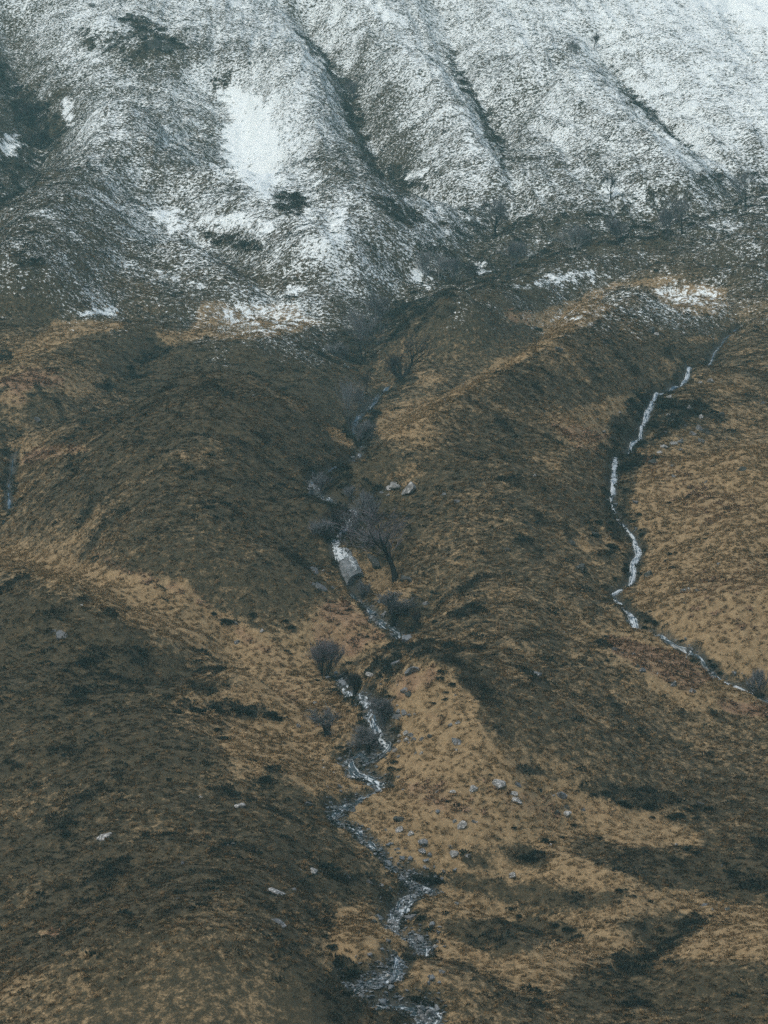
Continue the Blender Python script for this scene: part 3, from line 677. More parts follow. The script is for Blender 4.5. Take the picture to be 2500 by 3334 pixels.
def place_rock(name, P, w, h, tone, i, sink=.41, yaw=None, tilt=.18):
    """w, h in metres as seen; P on the ground"""
    o = link(name, ROCKS[tone][i % 7]); r = random.Random(i * 31 + 5)
    n = Vector(hnormal(np.array([P[0]]), np.array([P[1]]))[0])
    q = n.to_track_quat('Z', 'Y') @ Matrix.Rotation(r.uniform(-.5, .5) if yaw is None else yaw, 3, 'Z').to_quaternion()
    o.rotation_mode = 'QUATERNION'
    o.rotation_quaternion = q @ Matrix.Rotation(r.uniform(-tilt, tilt), 3, 'Y').to_quaternion()
    o.scale = (w * 1.05, w * r.uniform(.7, 1.0), max(h * 1.35, .2 * w))
    o.location = Vector(P) + n * (o.scale.z * (.5 - sink)); return o

# (u, v of the foot, width, height in photograph pixels, tone)
p, g_, d_ = 'pale', 'grey', 'dark'
RK = [(1331,1597,52,42,p),(1287,1586,36,20,p),(1267,1591,21,12,p),(1242,1604,14,7,g_),(1263,1613,11,8,p),(1447,1611,20,10,g_),(1487,1633,18,8,g_),
 (1162,1696,30,18,p),(1025,1858,44,9,g_),(1003,1848,18,8,g_),(1052,1860,12,9,p),(1046,1912,46,9,g_),(1080,1915,16,10,g_),(1015,1902,20,8,g_),(1336,1890,9,18,p),(1384,1966,26,12,g_),
 (1295,2165,46,24,g_),(1209,2200,23,27,p),(1258,2172,16,12,p),(1268,2181,10,6,p),(1318,2251,28,14,g_),(1330,2264,22,12,d_),(1295,2231,6,5,p),
 (1298,2318,18,16,g_),(1278,2324,20,12,g_),(1316,2322,22,12,g_),(1295,2332,36,9,g_),(1334,2330,16,10,g_),(1348,2326,12,8,p),
 (1306,2398,18,15,p),(1322,2390,20,16,p),(1340,2396,20,15,g_),(1325,2410,22,14,p),(1348,2408,18,14,g_),(1300,2414,14,11,p),(1330,2420,13,8,p),(1371,2408,20,10,g_),
 (1467,2363,18,13,g_),(1492,2354,16,10,g_),(1397,2399,22,12,d_),(1487,2442,22,17,p),(1484,2415,38,7,g_),(1371,2454,15,11,p),(1353,2453,12,9,g_),(1285,2446,22,8,p),(1484,2264,8,7,g_),
 (973,2366,17,12,g_),(1026,2289,15,9,g_),(1048,2481,12,11,p),(1051,2500,10,6,p),(1086,2518,9,9,p),(1129,2533,22,14,p),(1064,2563,15,7,p),(1106,2562,20,9,g_),(1162,2560,10,6,p),(1085,2515,8,5,g_),
 (1298,2530,14,8,g_),(1313,2573,12,8,p),(1426,2578,22,7,g_),(1475,2579,24,9,p),(1539,2570,30,13,p),(1532,2584,14,7,p),(1300,2671,40,23,d_),(1501,2688,40,22,p),(1479,2675,17,11,g_),(1300,2703,26,13,p),(1256,2703,9,7,g_),(1336,2715,24,9,p),
 (1296,2764,18,9,g_),(1320,2763,12,7,g_),(1467,2757,18,6,g_),(1479,2780,30,11,p),(1524,2787,18,6,p),(1383,2824,14,9,p),(1445,2840,12,14,g_),(1422,3087,76,14,p),(1483,2943,22,9,g_),(1341,2992,46,26,g_),(1362,3058,32,18,g_),(1239,2884,14,12,p),
 (1128,2856,32,15,g_),(1019,2838,34,12,p),(985,2835,40,11,p),(1058,2842,26,11,g_),(1202,2874,26,12,g_),(1626,2553,44,18,p),(1674,2585,24,10,p),(1683,2607,36,13,p),(1686,2556,26,9,g_),(1756,2575,20,11,d_),(1828,2592,32,20,g_),(1801,2590,10,7,p),
 (1846,2652,30,21,p),(1813,2650,28,16,d_),(1842,2630,22,10,d_),(1897,2634,20,5,g_),(1557,2679,27,12,p),(1541,2676,14,10,g_),(1789,2752,14,10,p),(2202,2755,12,14,p),(1668,2852,22,16,p),(2368,2964,20,12,d_),(2321,2963,12,7,g_),(2292,2947,30,7,g_),(2349,2821,5,11,p),
 (2277,2618,30,12,g_),(2117,1080,32,18,d_),(2135,1091,16,13,p),(2314,1245,23,16,p),(2280,1248,14,9,p),(2482,1163,18,13,p),(2359,1170,14,7,g_),(2327,1166,12,7,g_),(1974,1124,10,6,g_),(2178,1300,20,18,p),(2163,1302,10,12,g_),(2245,1332,16,16,g_),(2220,1340,14,13,p),
 (2262,1346,18,15,p),(2278,1360,22,13,p),(2178,1356,15,15,p),(2191,1374,22,14,g_),(2231,1387,12,8,g_),(2278,1400,28,19,g_),(2296,1412,25,24,d_),(2256,1416,22,14,g_),(2283,1440,22,16,g_),(2216,1439,22,16,g_),(2193,1446,26,10,p),(2162,1457,27,12,p),(2146,1474,20,7,p),
 (2215,1465,16,9,g_),(2166,1411,12,11,g_),(2124,1514,31,22,d_),(2191,1521,11,14,p),(2417,1530,30,15,d_),(2349,1354,23,16,d_),(2486,1314,17,9,g_),(2365,1434,8,8,g_),(2193,1554,20,10,g_),(2070,1638,20,14,g_),(2298,1571,14,9,g_),(2088,1542,13,9,d_),(2135,1560,12,9,d_),
 (1904,1419,15,14,d_),(1965,1406,16,10,g_),(2016,1343,9,6,p),(1943,1365,11,8,g_),(2112,1882,38,28,d_),(2226,1926,24,15,g_),(2244,1925,13,18,p),(2269,1924,14,9,g_),(2229,1965,10,6,d_),(2339,1838,15,9,g_),(2001,2116,20,13,g_),(2025,2127,10,8,d_),(2063,2132,17,12,g_),(2150,2160,22,12,g_),
 (2072,2171,16,11,d_),(2090,2184,23,15,g_),(2166,2175,8,9,p),(2139,2195,6,8,p),(2191,2231,25,22,g_),(2253,2251,24,11,g_),(2471,2288,8,6,p),(2415,2193,6,5,p),(2037,2106,12,6,p),(1974,2074,20,11,d_),(1936,1745,28,14,d_),(1889,1851,46,20,d_),(1740,2200,56,24,g_),(1653,1793,18,12,d_),(1857,1768,28,14,d_),
 (1838,2060,14,6,g_),(1751,1074,31,15,d_),(1815,1139,28,16,g_),(1973,1123,9,6,g_),(1706,1503,8,14,g_),(1740,1552,10,12,p),(1510,1252,10,6,g_),(1450,1305,7,10,g_),(120,1369,22,16,g_),(139,1246,9,7,p),(825,1289,15,5,g_),(957,1340,14,8,d_),
 (267,1972,11,7,p),(200,2072,44,20,g_),(175,2056,20,9,g_),(769,2034,14,17,g_),(851,2055,17,11,p),(772,2092,22,13,g_),(595,2226,15,8,g_),(851,2467,12,7,g_),(343,2726,56,14,p),(659,2596,28,12,p),(780,2625,34,16,p),(1002,2616,34,10,g_),(754,2752,30,13,p),(821,2774,30,13,g_),(595,2812,12,13,g_),
 (893,2912,74,20,p),(957,2896,20,9,g_),(908,3006,46,9,g_),(580,2927,14,7,g_),(102,3257,7,6,p),(500,150,60,26,d_),(540,165,40,20,d_),(460,120,40,22,d_),(420,60,34,24,d_),(430,290,24,16,g_),(300,20,26,14,g_),(1264,3182,17,20,p)]
def px_m(P):                                    # photograph pixels per metre at a point
    return F / (P[1] * CP + P[2] * SP)
AREAS = [('on the snowy upper slope', lambda u, v: v < 900),
 ('near the top of the right stream', lambda u, v: u > 2040 and v < 1270),
 ('on the bank beside the upper right-hand fall', lambda u, v: u > 2130 and v < 1480),
 ('on the tan slope by the right-hand stream', lambda u, v: u > 2060 and v < 2000),
 ('in the bracken below the right-hand stream', lambda u, v: u > 1960 and 2000 <= v < 2300),
 ('on the left bank of the right-hand stream', lambda u, v: u > 1880 and v < 2000),
 ('on the spur between the two streams', lambda u, v: u > 1400 and v < 2300 and v > 1000),
 ('by the boulder pile above the waterfall', lambda u, v: 1200 < u < 1400 and v < 1650),
 ('on the ledges left of the waterfall', lambda u, v: u < 1180 and 1650 < v < 1930 and u > 950),
 ('in the ravine under the big birch', lambda u, v: 1180 < u < 1420 and 1850 < v < 2050),
 ('on the crag beside the middle stream', lambda u, v: 1180 < u < 1400 and 2100 <= v < 2290),
 ('in the rubble patch right of mid-stream', lambda u, v: 1240 < u < 1365 and 2290 <= v < 2350),
 ('in the rubble heap right of mid-stream', lambda u, v: 1280 < u < 1385 and 2350 <= v < 2430),
 ('in golden grass right of mid-stream', lambda u, v: 1270 < u < 1520 and 2330 <= v < 2540),
 ('in golden grass left of mid-stream', lambda u, v: 940 < u < 1200 and 2250 < v < 2600),
 ('on the rocky golden slope right of centre', lambda u, v: u > 1510 and 2500 < v < 2700),
 ('on the golden bank of the lower stream', lambda u, v: 1230 < u <= 1560 and 2500 < v < 2860),
 ('in the outcrop left of the lower stream', lambda u, v: 930 < u < 1250 and 2800 < v < 2900),
 ('beside the lower stream', lambda u, v: 1230 < u < 1520 and v >= 2860),
 ('in the lower right grass', lambda u, v: u > 1560 and v > 2600),
 ('on the heather slope at lower left', lambda u, v: u < 1010 and v > 2450),
 ('in the golden gully left of centre', lambda u, v: 560 < u < 900 and 1950 < v < 2480),
 ('on the left flank of the hill', lambda u, v: True)]
def area(u, v): return next(n for n, f in AREAS if f(u, v))
ORD = ['first', 'second', 'third', 'fourth', 'fifth', 'sixth', 'seventh', 'eighth', 'ninth', 'tenth', 'eleventh', 'twelfth', 'thirteenth', 'fourteenth', 'fifteenth', 'sixteenth']
def autolabel(entries, noun):
    """entries: (object, u, v, look) -> a label that singles each one out"""
    groups = {}
    for e in entries: groups.setdefault((e[3], area(e[1], e[2])), []).append(e)
    for (look, ar), es in groups.items():
        rows = [('', es)]
        if len(es) > 8:                       # a big group: two rows, the higher and the lower half
            es.sort(key=lambda e: e[2]); h = len(es) // 2
            rows = [('upper ', es[:h]), ('lower ', es[h:])]
        for row, q in rows:
            q.sort(key=lambda e: e[1]); n = len(q)
            for k, e in enumerate(q):
                if n == 1: t = f'{row}{look} {noun} {ar}'
                elif k == 0: t = f'leftmost {row}{look} {noun} {ar}'
                elif k == n - 1: t = f'rightmost {row}{look} {noun} {ar}'
                elif k < n / 2: t = f'{ORD[k]} {row}{look} {noun} from left {ar}'
                else: t = f'{ORD[n - 1 - k]} {row}{look} {noun} from right {ar}'
                e[0]['label'] = t
TONEW = {'pale': 'pale lichened', 'grey': 'grey', 'dark': 'dark mossy'}
pos = hit([r[0] for r in RK], [r[1] for r in RK]); ent = []
for i, (r, P) in enumerate(zip(RK, pos)):
    k = px_m(P); w, h = r[2] / k, r[3] / k
    fl = h / w < .42
    o = place_rock('flat_rock' if fl else 'boulder', P, w, h, r[4], i)
    size = 'large ' if w > 1.0 else 'small ' if w < .55 else ''
    tag(o, '', 'rock', 'rocks lying on the hillside')
    ent.append((o, r[0], r[1], size + ('flat ' if fl else '') + TONEW[r[4]]))
autolabel(ent, 'rock')

# stones in the stream beds
STONES = []
def stones_along(W, i0, i1, count, spread, smin, smax, label, seed):
    P = smooth_line(W[i0:i1], 6); r = random.Random(seed)
    for k in range(count):
        q = P[r.randrange(len(P))]; x = q[0] + r.gauss(0, spread); y = q[1] + r.gauss(0, spread * 1.2)
        s = r.uniform(smin, smax) * (1 if r.random() < .75 else 1.5)
        pnt = (x, y, float(hgrid(np.array([x]), np.array([y]))[0]))
        o = place_rock('stream_stone', pnt, s, s * r.uniform(.4, .7), r.choice(['wet', 'wet', 'grey', 'wet', 'dark']), seed * 7 + k, .22, r.uniform(0, 3.1), .4)
        tag(o, label, 'stone', label)
stones_along(WMAIN, 63, 70, 62, 1.0, .18, .50, 'wet grey stone in the upper bend of the lowest stream', 11)
stones_along(WMAIN, 69, 76, 54, .9, .18, .50, 'wet grey stone in the lower bend of the lowest stream', 21)
stones_along(WMAIN, 75, 80, 18, .7, .18, .45, 'wet grey stone in the pool below the golden knoll', 22)
stones_along(WMAIN, 80, 86, 34, .9, .18, .55, 'wet grey stone in the stream at the bottom edge', 12)
stones_along(WMAIN, 54, 64, 40, .55, .16, .45, 'wet stone in the narrow bed of the lower middle stream', 13)
stones_along(WMAIN, 37, 54, 44, .55, .18, .5, 'wet stone in the middle stream by the gnarled trees', 14)
stones_along(WMAIN, 9, 25, 18, .6, .2, .5, 'wet stone in the upper ravine among bare trees', 15)
stones_along(WMAIN, 28, 36, 18, .5, .2, .55, 'wet stone in the stream just below the waterfall', 17)
stones_along(WRIGHT, 9, 34, 20, .5, .16, .45, 'dark wet stone in the falls of the right-hand stream', 16)
stones_along(WRIGHT, 34, 44, 10, .6, .16, .45, 'dark wet stone in the lower course of the right-hand stream', 18)

def gravel(spans):
    V = []; Fc = []; n = 0; r = random.Random(77); geo = []
    for i in range(6):
        bm = bmesh.new()
        for q in range(9): bm.verts.new(Vector((r.gauss(0, 1), r.gauss(0, 1), r.gauss(0, 1))).normalized() * r.uniform(.45, .6))
        res = bmesh.ops.convex_hull(bm, input=bm.verts)
        bmesh.ops.delete(bm, geom=[g for g in res['geom_interior'] if isinstance(g, bmesh.types.BMVert)], context='VERTS')
        bm.verts.index_update(); bm.verts.ensure_lookup_table()
        geo.append(([v.co.copy() for v in bm.verts], [tuple(v.index for v in f.verts) for f in bm.faces])); bm.free()
    for W, i0, i1, count, spread, lo, hi in spans:
        P = smooth_line(W[i0:i1], 6)
        for k in range(count):
            q = P[r.randrange(len(P))]; x = q[0] + r.gauss(0, spread); y = q[1] + r.gauss(0, spread * 1.2)
            zz = float(hgrid(np.array([x]), np.array([y]))[0]); sc = r.uniform(lo, hi)
            vs, fs = geo[r.randrange(6)]; M = Matrix.Translation((x, y, zz + .12 * sc)) @ Matrix.Rotation(r.uniform(0, 6.28), 4, 'Z') @ Matrix.Rotation(r.uniform(-.4, .4), 4, 'X') @ Matrix.Diagonal((sc, sc * r.uniform(.6, 1), sc * r.uniform(.35, .65), 1))
            V += [tuple(M @ c_) for c_ in vs]; Fc += [tuple(i + n for i in f) for f in fs]; n += len(vs)
    o = link('stream_gravel', new_mesh('stream_gravel', V, Fc, M_rock['wet'])); o['kind'] = 'stuff'
    o['label'] = 'small wet stones filling the stream beds'; o['category'] = 'gravel'
gravel([(WMAIN, 62, 80, 1300, .45, .14, .50), (WMAIN, 80, 86, 300, .5, .14, .50), (WMAIN, 37, 63, 900, .42, .14, .46), (WMAIN, 9, 25, 160, .35, .14, .42), (WMAIN, 28, 36, 160, .35, .14, .4), (WRIGHT, 9, 45, 260, .35, .12, .36)])

# ------------------------------------------------------------------ waterfall crag
def crag(name, quad, thick, nx, ny, material, seed, rough=.18, proud=.35):
    """a stepped rock face lying on the ground it covers: quad = four pixel corners (tl, tr, br, bl)"""
    tl, tr, br, bl = [np.array(q, float) for q in quad]; r = random.Random(seed)
    st = np.array([((i / nx), (j / ny)) for j in range(ny + 1) for i in range(nx + 1)])
    s_, t_ = st[:, :1], st[:, 1:]
    pix = (tl * (1 - s_) + tr * s_) * (1 - t_) + (bl * (1 - s_) + br * s_) * t_
    Q = hit(pix[:, 0], pix[:, 1]); cen = Q.mean(0)
    # flatten the ground's own bumps towards the plane of the face
    A = np.c_[Q[:, 0] - cen[0], Q[:, 2] - cen[2], np.ones(len(Q))]; co_, *_ = np.linalg.lstsq(A, Q[:, 1], rcond=None)
    Q[:, 1] = np.minimum(Q[:, 1], .35 * Q[:, 1] + .65 * (A @ co_))
    nrm = np.array([-co_[0] * -1, -1.0, co_[1]]); nrm = np.array([co_[0], -1.0, co_[1]]); nrm /= np.linalg.norm(nrm)
    front = []
    for (s, t), q in zip(st, Q):
        edge = min(s, 1 - s, .22) / .22 * min(t + .15, 1)
        step = .30 * (1 - (t * 3.4 + .3 * s) % 1)
        front.append(q + nrm * ((proud + step + r.uniform(-rough, rough)) * edge - .45 * (1 - edge)) + np.array([r.uniform(-.06, .06), 0, r.uniform(-.06, .06)]))
    V = front + [q - nrm * thick for q in front]; n = len(front); w = nx + 1
    Fc = []
    for j in range(ny):
        for i in range(nx):
            a = j * w + i; Fc += [(a, a + w, a + w + 1), (a, a + w + 1, a + 1)]
            Fc.append((n + a, n + a + 1, n + a + w + 1, n + a + w))
    for i in range(nx):
        Fc.append((i, i + 1, n + i + 1, n + i)); a = ny * w + i; Fc.append((a + 1, a, n + a, n + a + 1))
    for j in range(ny):
        a = j * w; Fc.append((a + w, a, n + a, n + a + w)); a = j * w + nx; Fc.append((a, a + w, n + a + w, n + a))
    foot = front[ny * w + nx // 2]
    me = new_mesh(name, [q - foot for q in V], Fc, material)
    return me, np.array(front).reshape(ny + 1, nx + 1, 3), nrm, foot

root = bpy.data.objects.new('waterfall_crag', None); COL.objects.link(root)
mew, fr, nw, P0 = crag('rock_face', [(1048, 1756), (1136, 1750), (1190, 1868), (1126, 1906)], 1.6, 8, 14, M_rock['slab'], 5, .10, .55)
root.location = Vector(P0); link('rock_face', mew, root)
def face_at(s, t):
    ny, nx = fr.shape[0] - 1, fr.shape[1] - 1
    i = min(max(s, 0) * nx, nx - .001); j = min(max(t, 0) * ny, ny - .001); a, b_ = int(i), int(j); fx, fy = i - a, j - b_
    return (fr[b_, a] * (1 - fx) + fr[b_, a + 1] * fx) * (1 - fy) + (fr[b_ + 1, a] * (1 - fx) + fr[b_ + 1, a + 1] * fx) * fy
def sheet(name, s0, s1, t0, t1, seed, foam):
    V = []; U = []; m = 18
    for j in range(m + 1):
        t = t0 + (t1 - t0) * j / m; wob = .05 * math.sin(j * 1.1 + seed)
        for i in range(5):
            s = s0 + (s1 - s0) * i / 4 + wob
            V.append(tuple(face_at(s, t) + nw * (.10 - .07 * abs(i - 2) / 2) - P0)); U.append((i * .22, j * .3 + seed))
    Fc = [(j * 5 + i, j * 5 + i + 1, j * 5 + i + 6, j * 5 + i + 5) for j in range(m) for i in range(4)]
    me = new_mesh(name, V, Fc, M_water, True); uv = me.uv_layers.new(name='UVMap')
    for l in me.loops: uv.data[l.index].uv = U[l.vertex_index]
    a = me.attributes.new('foam', 'FLOAT', 'POINT'); a.data.foreach_set('value', np.full(len(V), foam, np.float32))
    link(name, me, root)
sheet('falling_water', .25, .65, 0, .25, 1, .9); sheet('falling_water', .08, .62, .18, .55, 2, .95); sheet('falling_water', .55, .72, .45, .95, 3, .8); sheet('falling_water', .78, .9, .55, 1.0, 4, .8)
tag(root, 'grey wet rock slab with white water sliding down it, below the birch trees', 'waterfall')
for uvq, lab, mt, sd in (([(985,1570),(1055,1562),(1055,1606),(1000,1614)], 'wet grey rock face under a small fall at the top of the ravine', 'slab', 3),
                 ([(1165,1775),(1225,1778),(1245,1850),(1215,1852)], 'dark rock bank in the ravine left of the big birch', 'dark', 4),
                 ([(1296,1862),(1346,1866),(1344,1896),(1300,1896)], 'dark rock step just right of the big birch foot', 'dark', 6),
                 ([(1300,2052),(1352,2050),(1346,2092),(1306,2098)], 'pale wet boulder face where the stream drops beside the dark stump', 'slab', 7),
                 ([(1098,2200),(1134,2206),(1134,2244),(1104,2236)], 'pale wet slab with the little fall in the middle stream', 'slab', 8),
                 ([(1316,2168),(1378,2158),(1372,2180),(1312,2206)], 'long pale diagonal slab on the crag beside the middle stream', 'grey', 9)):
    m_, _, _, foot = crag('rock_face', uvq, 1.8, 5, 5, M_rock[mt], sd, .12, .3)
    o = link('rock_face', m_); o.location = Vector(foot); tag(o, lab, 'rock face')

# ------------------------------------------------------------------ trees
class TB:
    def __init__(s): s.v = []; s.f = []
    def tube(s, pts, rads, n):
        base_i = len(s.v); prev = None
        for k, (q, r) in enumerate(zip(pts, rads)):
            d = (pts[min(k + 1, len(pts) - 1)] - pts[max(k - 1, 0)]).normalized()
            a = d.orthogonal().normalized() if prev is None else (prev - d * prev.dot(d)).normalized()
            prev = a; bb = d.cross(a)
            for i in range(n):
                t = 2 * math.pi * i / n; s.v.append(q + a * (r * math.cos(t)) + bb * (r * math.sin(t)))
        for k in range(len(pts) - 1):
            for i in range(n):
                a = base_i + k * n + i; c = base_i + k * n + (i + 1) % n
                s.f.append((a, c, c + n, a + n))
        return s
    def twig(s, a, bpt, r):
        d = (bpt - a).normalized(); o = d.orthogonal().normalized() * r; q = d.cross(o)
        i = len(s.v); s.v += [a + o, a - o * .5 + q * .87, a - o * .5 - q * .87, bpt]
        s.f += [(i, i + 1, i + 3), (i + 1, i + 2, i + 3), (i + 2, i, i + 3)]

def grow(seed, H, Wd, stems, trunk_frac, lean, spread, density, trad, gnarl=.18, twiglen=1.0, bare=.25):
    r = random.Random(seed); tr = TB(); cr = TB(); 
    def bend(d, amt): return (d + Vector((r.gauss(0, amt), r.gauss(0, amt), r.gauss(0, amt) * .6))).normalized()
    def branch(q, d, L, rad, lev):
        nseg = 5 if lev < 2 else 4; pts = [q.copy()]; rads = [rad]; dd = d.copy()
        for k in range(nseg):
            dd = bend(dd, gnarl * (1.1 if lev else .6)); dd = (dd + Vector((0, 0, .10 if lev else .04))).normalized()
            q = q + dd * (L / nseg); pts.append(q.copy()); rads.append(max(rad * (1 - .72 * (k + 1) / nseg), .016))
        (tr if lev <= 1 else cr).tube(pts, rads, 6 if lev == 0 else 4 if lev == 1 else 3)
        if lev == 3 or L < .35:
            for k in range(max(int((1.9 if stems < 3 else .9) * density), 1)):
                t = r.uniform(.2, 1); i = min(int(t * nseg), nseg - 1); o = pts[i].lerp(pts[i + 1], t * nseg - i)
                e = (dd + Vector((r.gauss(0, .7), r.gauss(0, .7), r.gauss(.15, .5)))).normalized()
                cr.twig(o, o + e * r.uniform(.25, .65) * twiglen, .013)
            return
        nch = {0: 8, 1: 6, 2: 5}[lev]
        for k in range(nch):
            t = (bare if lev == 0 else .25) + (1 - (bare if lev == 0 else .25)) * (k + r.random()) / nch
            i = min(int(t * nseg), nseg - 1); o = pts[i].lerp(pts[i + 1], min(t * nseg - i, 1))
            ang = r.uniform(0, 2 * math.pi); side = dd.orthogonal().normalized(); side = (Matrix.Rotation(ang, 3, dd) @ side)
            sp = spread * r.uniform(.7, 1.25)
            cd = (dd * math.cos(sp) + side * math.sin(sp)).normalized()
            branch(o, cd, L * r.uniform(.48, .68) * (1.75 - .95 * t if lev == 0 else 1.05), max(rads[i] * r.uniform(.45, .62), .008), lev + 1)
    for s in range(stems):
        a = 2 * math.pi * (s + r.random() * .6) / max(stems, 1); k = 0 if stems == 1 else .28
        d = Vector((lean + k * math.cos(a), k * math.sin(a), 1)).normalized()
        branch(Vector((.12 * math.cos(a) * (stems > 1), .12 * math.sin(a) * (stems > 1), -.35)), d, H * trunk_frac * r.uniform(.85, 1.1), trad, 0)
    xs = [v.x for v in cr.v] + [v.x for v in tr.v]; zs = [v.z for v in cr.v] + [v.z for v in tr.v]
    zs.sort(); xs.sort(); n = len(xs)
    sz = H / zs[int(n * .995)]; sx = Wd / max(xs[int(n * .985)] - xs[int(n * .015)], .1)
    for t in (tr, cr):
        for v in t.v: v.x *= sx; v.y *= sx; v.z *= sz if v.z > 0 else 1
    return tr, cr

